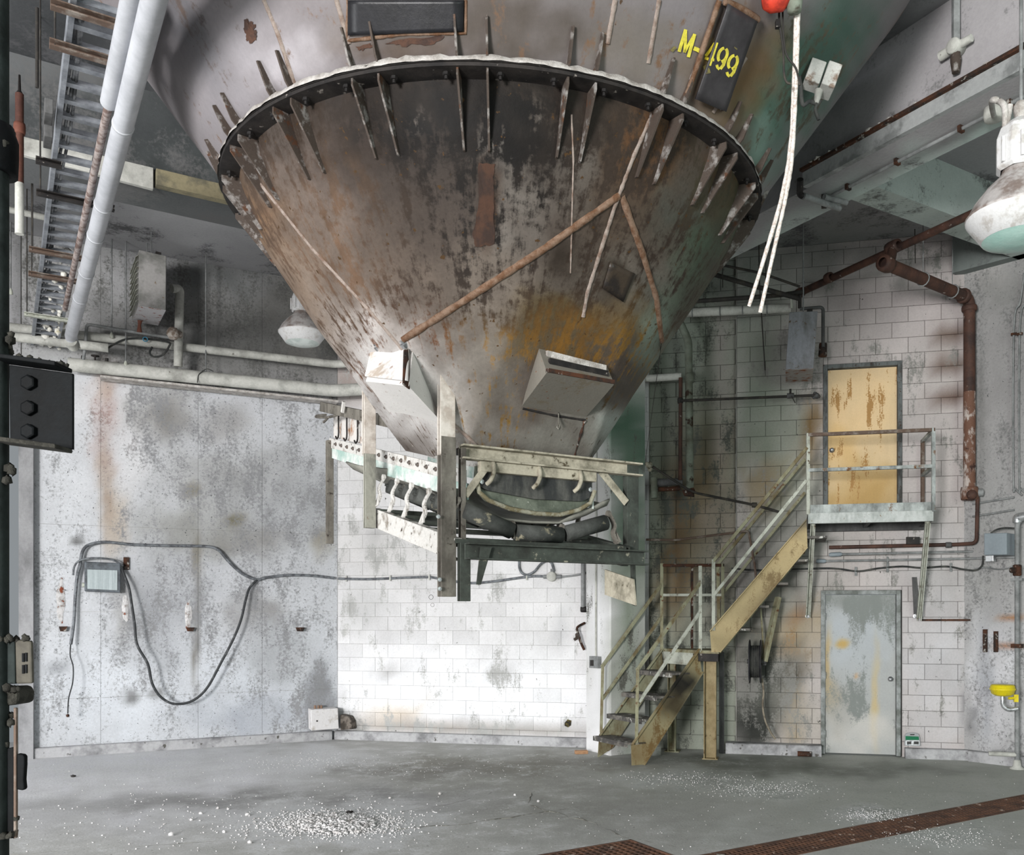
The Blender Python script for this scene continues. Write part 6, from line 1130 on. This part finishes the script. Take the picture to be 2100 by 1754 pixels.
for x, y, h_, w_, lab in ((125, 1232, 42, 9, 'spalled white anchor scar left of the grey box'), (257, 1248, 28, 7, 'spalled rusty anchor scar under the right side of the grey box'), (386, 1262, 30, 7, 'spalled white anchor scar midway along the left wall')):
    pts = []; b = MB(); n = 18
    for k in range(n):
        a = 2*math.pi*k/n; j = 1+random.uniform(-.18, .18); pts.append(lw(x+w_*math.sin(a)*j, y-h_*math.cos(a)*j, .0))
    c = lw(x, y, .012); b.add([p+LWN*.004 for p in pts]+[c+LWN*.006], [(i, (i+1) % n, n) for i in range(n)]); b.add([p+LWN*.004 for p in pts]+[p-LWN*.02 for p in pts], [(i, (i+1) % n, n+(i+1) % n, n+i) for i in range(n)])
    o = b.build('anchor_scar', M_SCARW); tag(o, lab, 'anchor scar')
for x, y, h_, lab in ((259, 1156, 13, 'rusty flat bracket beside the top right corner of the grey box'), (130, 1290, 5, 'rusty stub bracket at the foot of the left anchor scar'), (390, 1291, 4, 'small bent pin below the middle anchor scar'), (615, 1291, 4, 'small dark bolt alone on the right part of the left wall')):
    b = MB(); q = [lw(x-(6 if h_ > 8 else 9), y-h_, .02), lw(x+(6 if h_ > 8 else 9), y-h_, .02), lw(x+6, y+h_, .02), lw(x-6, y+h_, .02)]; b.prism(q, LWN*(.012 if h_ > 8 else .05)); tag(b.build('wall_bracket', M_RUST, None, .003), lab, 'bracket')
# corner box on the curb, broken block, timber
cb = thing('corner_box', lw(666, 1498, .12), 'white metal box set on the curb at the foot of the wall corner', 'box')
q = [lw(x, y, .26) for x, y in ((638, 1456), (693, 1453), (695, 1495), (639, 1499))]; Q(cb, 'case', mat('box_white', (204, 202, 202), (170, 164, 158), scale=7, thr=.6, var=.2), lambda b: b.prism(q, -LWN*.25), .008); Q(cb, 'lock', M_BLK, lambda b: b.lathe(lw(650, 1479, .262), LWN, [(.012, 0), (.012, .008), (0, .01)], 8), 0); Q(cb, 'rusty_stubs', mat('stub_rust', (128, 104, 88), None, var=.4), lambda b: [b.cyl(lw(x, 1456, .15), lw(x, 1447, .15), .018, 8) for x in (646, 653, 659)], 0)
b = MB(); b.prism([bw(x, y, .16) for x, y in ((697, 1466), (714, 1470), (720, 1480), (722, 1496), (698, 1498))], -BWN*.15); tag(b.build('broken_block', mat('broken_masonry', (120, 112, 104), (70, 64, 58), scale=12, thr=.48, var=.4, bump=.8, bd=.03), None, .01), 'broken dark masonry lump beside the white corner box', 'rubble')
p = hit(1192, 1546, FLOOR); b = MB(); b.obox(p+UP*.022, (1, .2, 0), (-.2, 1, 0), UP, .17, .09, .044); tag(b.build('timber_offcut', mat('timber', (166, 128, 96), (140, 104, 76), scale=4, stretch=(1, 8, 8), var=.3), None, .003), 'small timber offcut on the floor at the foot of the column', 'timber')
b = MB(); b.lathe(hit(1345, 1549, FLOOR), UP, [(0, 0), (.07, 0), (.07, .12), (.06, .12), (.06, .02), (0, .02)], 16); tag(b.build('pipe_offcut', M_LAG), 'short pale pipe offcut standing on the floor behind the lower flight', 'pipe offcut')
b = MB(); p = hit(1650, 1552, FLOOR); b.tube([p+BWD*-.09+UP*.035, p+BWD*.09+UP*.035], .034, 12); tag(b.build('spray_can', M_RUST), 'small rusty can lying against the curb by the lower door', 'can')
# conduits on the middle wall
def mcab(name, pts, r, m, label, cat='conduit', parts=(), n=8):
    P = arc_path([bw(x, y, o) for x, y, o in pts], 5); return pipe(name, P, r, m, label, cat, smooth=.005, n=n, parts=parts)
mcab('wall_conduit', [(694, 1187, .05), (760, 1188, .03), (830, 1185, .03), (880, 1184, .03), (910, 1189, .03), (960, 1196, .03), (1010, 1193, .03), (1060, 1186, .03), (1095, 1182, .03), (1124, 1183, .03)], .018, M_CBLG, 'grey conduit snaking across the middle block wall', parts=[('clip', M_LAG, [lambda b, x=x, y=y: b.bar(bw(x, y-6, .04), bw(x, y+6, .04), .02, .02) for x, y in ((710, 1187), (800, 1186), (880, 1184), (980, 1195), (1080, 1184))])])
mcab('wall_conduit', [(1144, 1184, .03), (1180, 1180, .03), (1205, 1174, .06), (1222, 1170, .1)], .014, M_COND, 'short conduit from the round box on the middle wall to the column')
mcab('wall_conduit', [(1065, 1145, .04), (1065, 1164, .04), (1071, 1176, .04), (1082, 1179, .04), (1096, 1172, .04), (1108, 1158, .04), (1120, 1151, .04), (1131, 1155, .04), (1136, 1172, .04)], .017, M_CBLG, 'grey conduit curling in an S above the round box')
jb3 = thing('junction_box', bw(1133, 1183, .05), 'round white junction box on the middle block wall', 'junction box'); Q(jb3, 'body', M_LAG, lambda b: b.lathe(bw(1133, 1183, .0), BWN, [(.07, .0), (.07, .07), (.06, .08), (0, .082)], 18), 0); Q(jb3, 'hub', M_COND, lambda b: b.tube([bw(1133, 1183, .04)-BWD*.13, bw(1133, 1183, .04)+BWD*.13], .028, 8).tube([bw(1133, 1183, .04), bw(1133, 1183, .04)+UP*.11], .028, 8), 0)
pipe('stub_pipe', [bw(1196, 1130, .1), bw(1196, 1246, .1)], .032, M_COND, 'thicker of two capped pipes coming down behind the conveyor end', 'pipe', parts=[('foot', M_BLK, collar(bw(1197, 1250, .1), BWD, .04, .08))]); pipe('stub_pipe', [bw(1205, 1130, .1), bw(1205, 1246, .1)], .018, M_LAG, 'thinner of two capped pipes coming down behind the conveyor end', 'pipe', parts=[('foot', M_BLK, collar(bw(1206, 1250, .1), UP, .028, .05))])
cface = (st(6.63-.02, 0), G1)
k0, k1 = hit(1222, 1140, cface), hit(1222, 1346, cface)
pipe('drop_conduit', [V((k1.x, k1.y, k0.z+1.6)), k1], .013, M_LAG, 'thin white conduit down the column to the switch', 'conduit')
sw = thing('wall_switch', hit(1217, 1358, cface), 'small grey switch box on the white face of the column', 'switch'); q = [hit(x, y, (st(6.63-.06, 0), G1)) for x, y in ((1208, 1346), (1226, 1347), (1226, 1371), (1208, 1370))]; Q(sw, 'case', M_COND, lambda b: b.prism(q, G1*.055), .004); q = [hit(x, y, (st(6.63-.063, 0), G1)) for x, y in ((1211, 1354), (1217, 1354), (1217, 1366), (1211, 1366))]; Q(sw, 'toggle_opening', M_BLK, lambda b: b.prism(q, -G1*.008), 0)
mcab('rusty_stub', [(1199, 1278, .03), (1185, 1286, .12), (1184, 1294, .14), (1188, 1308, .14), (1192, 1320, .13), (1198, 1333, .1)], .018, M_RUST, 'rusty bent pipe stub on the middle wall beside the column', 'pipe', parts=[('bib_tap', M_GUS, lambda b: b.tube([bw(1189, 1306, .14), bw(1178, 1312, .2)], .022, 8).ball(bw(1184, 1304, .16), .035, 8, jit=.2))])
for x, y, r, lab in ((884, 1225, .032, 'round dark hole in the middle block wall, upper of two'), (887, 1241, .026, 'ragged small hole in the middle block wall, lower of two')):
    b = MB(); b.lathe(bw(x, y, .0), BWN, [(r*1.15, 0), (r*1.1, .004), (r, .004), (r*.9, -.015), (0, -.015)], 14); tag(b.build('wall_hole', M_DARK if r > .03 else M_GUS), lab, 'hole')
b = MB(); b.prism([bw(x, y, .0) for x, y in ((1158, 1483), (1164, 1476), (1172, 1478), (1171, 1488), (1165, 1492), (1158, 1489))], BWN*.006); tag(b.build('wall_hole', mat('hole_ochre', (86, 76, 34), (34, 30, 20), scale=14, var=.4)), 'ragged ochre-edged hole low on the middle wall near the column', 'hole')
# ---------------------------------------------------------------- foreground post at the left edge
M_FG = mat('foreground_green_grey', (46, 52, 51), (32, 36, 35), scale=9, thr=.5, soft=.12, var=.3, rough=.8); M_FGD = mat('foreground_black_steel', (17, 20, 22), (11, 12, 13), scale=9, thr=.5, soft=.15, var=.35, c3=(30, 32, 30), thr3=.74, scale3=14, rough=.6); M_FGC = mat('foreground_dust', (62, 61, 55), (42, 41, 36), scale=24, thr=.5, var=.45, bump=.8, bd=.02)
for m_ in (M_FG, M_FGD): m_.node_tree.nodes['Principled BSDF'].inputs['Specular IOR Level'].default_value = .08
YF = 3.0; f = lambda x, y, Y=YF: at(x, y, Y)
fp = thing('steel_post', V((f(-14, 1255).x, YF, 0)), 'dark steel post with bolted fittings along the left edge of the picture', 'post')
px_ = f(-14, 1255).x; Q(fp, 'tube', M_FG, lambda b: b.tube([V((px_, YF, 0)), V((px_, YF, 4.4))], .046, 16), 0); Q(fp, 'coupling', M_FGD, lambda b: b.lathe(V((px_, YF, f(0, 356).z)), UP, [(.046, 0), (.072, .0), (.074, .05), (.074, .11), (.064, .14), (.06, .16), (.046, .165)], 16), 0)
q0, q1 = f(18, 748), f(149, 766); q3, q2 = f(20, 905), f(149, 922)
Q(fp, 'bracket_web', M_FGD, lambda b: b.prism([q0, q1, q2, q3], V((0, .012, 0))), .003); Q(fp, 'bracket_flange', M_FGD, lambda b: b.prism([q0, q1, q1-V((0, .10, -.0)), q0-V((0, .10, 0))], UP*.014), .003); Q(fp, 'bracket_flange', M_FGC, lambda b: b.prism([q3, q2, q2-V((0, .10, 0)), q3-V((0, .10, 0))], UP*-.014), .003)
for y in (786, 838, 886): Q(fp, 'hex_bolt', M_FGD, lambda b: b.lathe(f(61, y, YF-.001), V((0, -1, 0)), [(.026, 0), (.026, .014), (.02, .017), (0, .017)], 6, False), .002)
def lumps(b, pts, r):
    for x, y in pts: b.ball(f(x+random.uniform(-4, 4), y+random.uniform(-4, 4), YF+random.uniform(-.03, .03)), r*random.uniform(.6, 1.2), 7, jit=.3)
tag(Q(fp, 'caked_dirt', M_FGC, lambda b: [lumps(b, [(22, 700), (26, 690), (18, 710), (24, 722), (20, 960), (24, 970), (16, 980), (40, 735), (60, 738), (84, 742), (120, 752), (10, 300), (24, 272)], .016), lumps(b, [(x, 732+.13*x) for x in range(30, 146, 10)], .010)], 0), kind='stuff')
jx = thing('conduit_box', f(30, 1356), 'grey-brown slotted box clamped to the dark post at left', 'box')
Q(jx, 'case', mat('box_taupe', (78, 75, 67), (62, 59, 53), scale=8, thr=.55, var=.25), lambda b: b.prism([f(30, 1312), f(64, 1316), f(66, 1402), f(32, 1403)], V((0, .015, 0))), .006); Q(jx, 'side_plate', M_FG, lambda b: b.prism([f(-40, 1318), f(30, 1316), f(31, 1403), f(-40, 1403)], V((0, .10, 0))), .004)
for x, y in ((46, 1340), (52, 1339), (46, 1364), (52, 1363)): Q(jx, 'slot', M_FGD, lambda b: b.prism([f(x, y, YF-.001), f(x+4, y, YF-.001), f(x+4, y+18, YF-.001), f(x, y+18, YF-.001)], V((0, -.003, 0))), 0)
tag(Q(jx, 'caked_dirt', M_FGC, lambda b: lumps(b, [(x, 1312) for x in range(-20, 64, 7)], .012), 0), kind='stuff')
fb = thing('post_guard', f(10, 1590), 'dark flanged guard bolted low on the post at the left edge', 'guard')
Q(fb, 'edge_bar', M_BRN, lambda b: b.prism([f(27, 1452), f(33, 1452), f(33, 1720), f(27, 1720)], V((0, .012, 0))), .003); Q(fb, 'plate', M_FGD, lambda b: b.prism([f(-40, 1560), f(12, 1536), f(28, 1532), f(28, 1720), f(-40, 1724)], V((0, .02, 0))), .003); Q(fb, 'top_block', M_FGC, lambda b: b.prism([f(-40, 1412), f(30, 1410), f(36, 1424), f(34, 1446), f(-40, 1454)], V((0, .10, 0))), .012); Q(fb, 'hinge', M_FGD, lambda b: b.prism([f(34, 1546), f(46, 1548), f(50, 1552), f(50, 1570), f(48, 1600), f(50, 1618), f(46, 1622), f(34, 1620)], V((0, .02, 0))), .004)
tag(Q(fb, 'caked_dirt', M_FGC, lambda b: lumps(b, [(x, 1412) for x in range(-20, 36, 6)]+[(14, 1530), (20, 1470), (24, 1480), (18, 1462), (30, 1700), (32, 1680)]+[(x, 1712) for x in range(-20, 34, 7)], .013), 0), kind='stuff')
# ---------------------------------------------------------------- rubble and chips on the floor
M_RUB2 = mat('white_rubble', (214, 212, 212), (182, 178, 176), scale=10, thr=.55, var=.25, bump=.6, bd=.02)
def lump(b, p, r): b.ball(V(p)+UP*r*.45, r, random.choice((5, 6, 7)), (1, 1, .7), .35)
b = MB()
for k in range(3800):
    x = random.gauss(690, 66); y = random.gauss(1690, 12); d = math.hypot((x-690)/100, (y-1692)/26)
    lump(b, hit(x, y, FLOOR)+UP*max(0, .03*(1-d)*random.random()), random.uniform(.004, .018)*(1.15 if d < .8 else .6))
tag(b.build('rubble_heap', M_RUB2), 'heap of white crumbled rubble on the floor in the foreground', 'rubble', kind='stuff')
b = MB()
for k in range(700):
    x, y = random.uniform(30, 2090), 1565+185*random.random()**.8
    if random.random() < .45: x, y = random.gauss(560, 240), random.gauss(1680, 34)
    if 20 < x < 2100 and 1562 < y < 1752:
        p = hit(x, y, FLOOR); s_, t_ = p.dot(G1), p.dot(G2)
        if (p-RWA).dot(RWN) < .35: continue
        if any(a-.05 < s_ < bb+.05 and c-.05 < t_ < d+.05 for a, bb, c, d in PITS): continue
        lump(b, p, random.uniform(.003, .010)*(.62 if x > 900 else 1)*(.8 if y < 1640 else 1))
for cx0, cy0, sx_, sy_, n_ in ((1790, 1673, 34, 6, 420), (1565, 1619, 62, 8, 420), (1400, 1597, 70, 7, 300), (1930, 1718, 60, 10, 300), (640, 1562, 70, 9, 200), (900, 1575, 160, 16, 160)):
    for k in range(n_): lump(b, hit(random.gauss(cx0, sx_), random.gauss(cy0, sy_), FLOOR), random.uniform(.002, .0065))
tag(b.build('floor_grit', M_RUB2), 'fine white grit scattered over the whole floor', 'grit', kind='stuff')
for x, y, r, lab in ((447, 1659, .022, 'white lump, the left of a close pair on the floor left of the rubble heap'), (468, 1661, .016, 'white lump, the right of a close pair on the floor left of the rubble heap'), (507, 1673, .024, 'white lump alone between the close pair and the rubble heap'), (392, 1683, .018, 'small white lump, left end of a loose row left of the heap'), (412, 1670, .018, 'small white lump just above the left end of the loose row'), (350, 1714, .026, 'biggest white lump, far left on the foreground floor'), (512, 1730, .02, 'white lump nearest the bottom edge, left of the heap'), (460, 1708, .018, 'small white lump alone on the floor between the big lump and the heap'),
    (800, 1638, .018, 'small white lump on the floor behind the right end of the heap'), (902, 1630, .022, 'white lump on bare floor under the near hanger post'), (1104, 1645, .018, 'small white lump just right of the short floor crack'), (1056, 1632, .016, 'smallest white lump just left of the short floor crack'), (596, 1700, .026, 'white lump at the left fringe of the heap'), (640, 1674, .02, 'white lump at the back fringe of the heap')):
    b = MB(); lump(b, hit(x, y, FLOOR), r); tag(b.build('rubble_lump', M_RUB2), lab, 'rubble', 'white lumps scattered on the floor')
for x, y, lab in ((716, 1668, 'dark chip at the back edge of the white rubble heap'), (150, 1594, 'dark chip on the bright floor strip at left')):
    b = MB(); b.ball(hit(x, y, FLOOR)+UP*.01, .028, 6, (1.3, .8, .5), .35); tag(b.build('dark_chip', M_BLK), lab, 'chip')
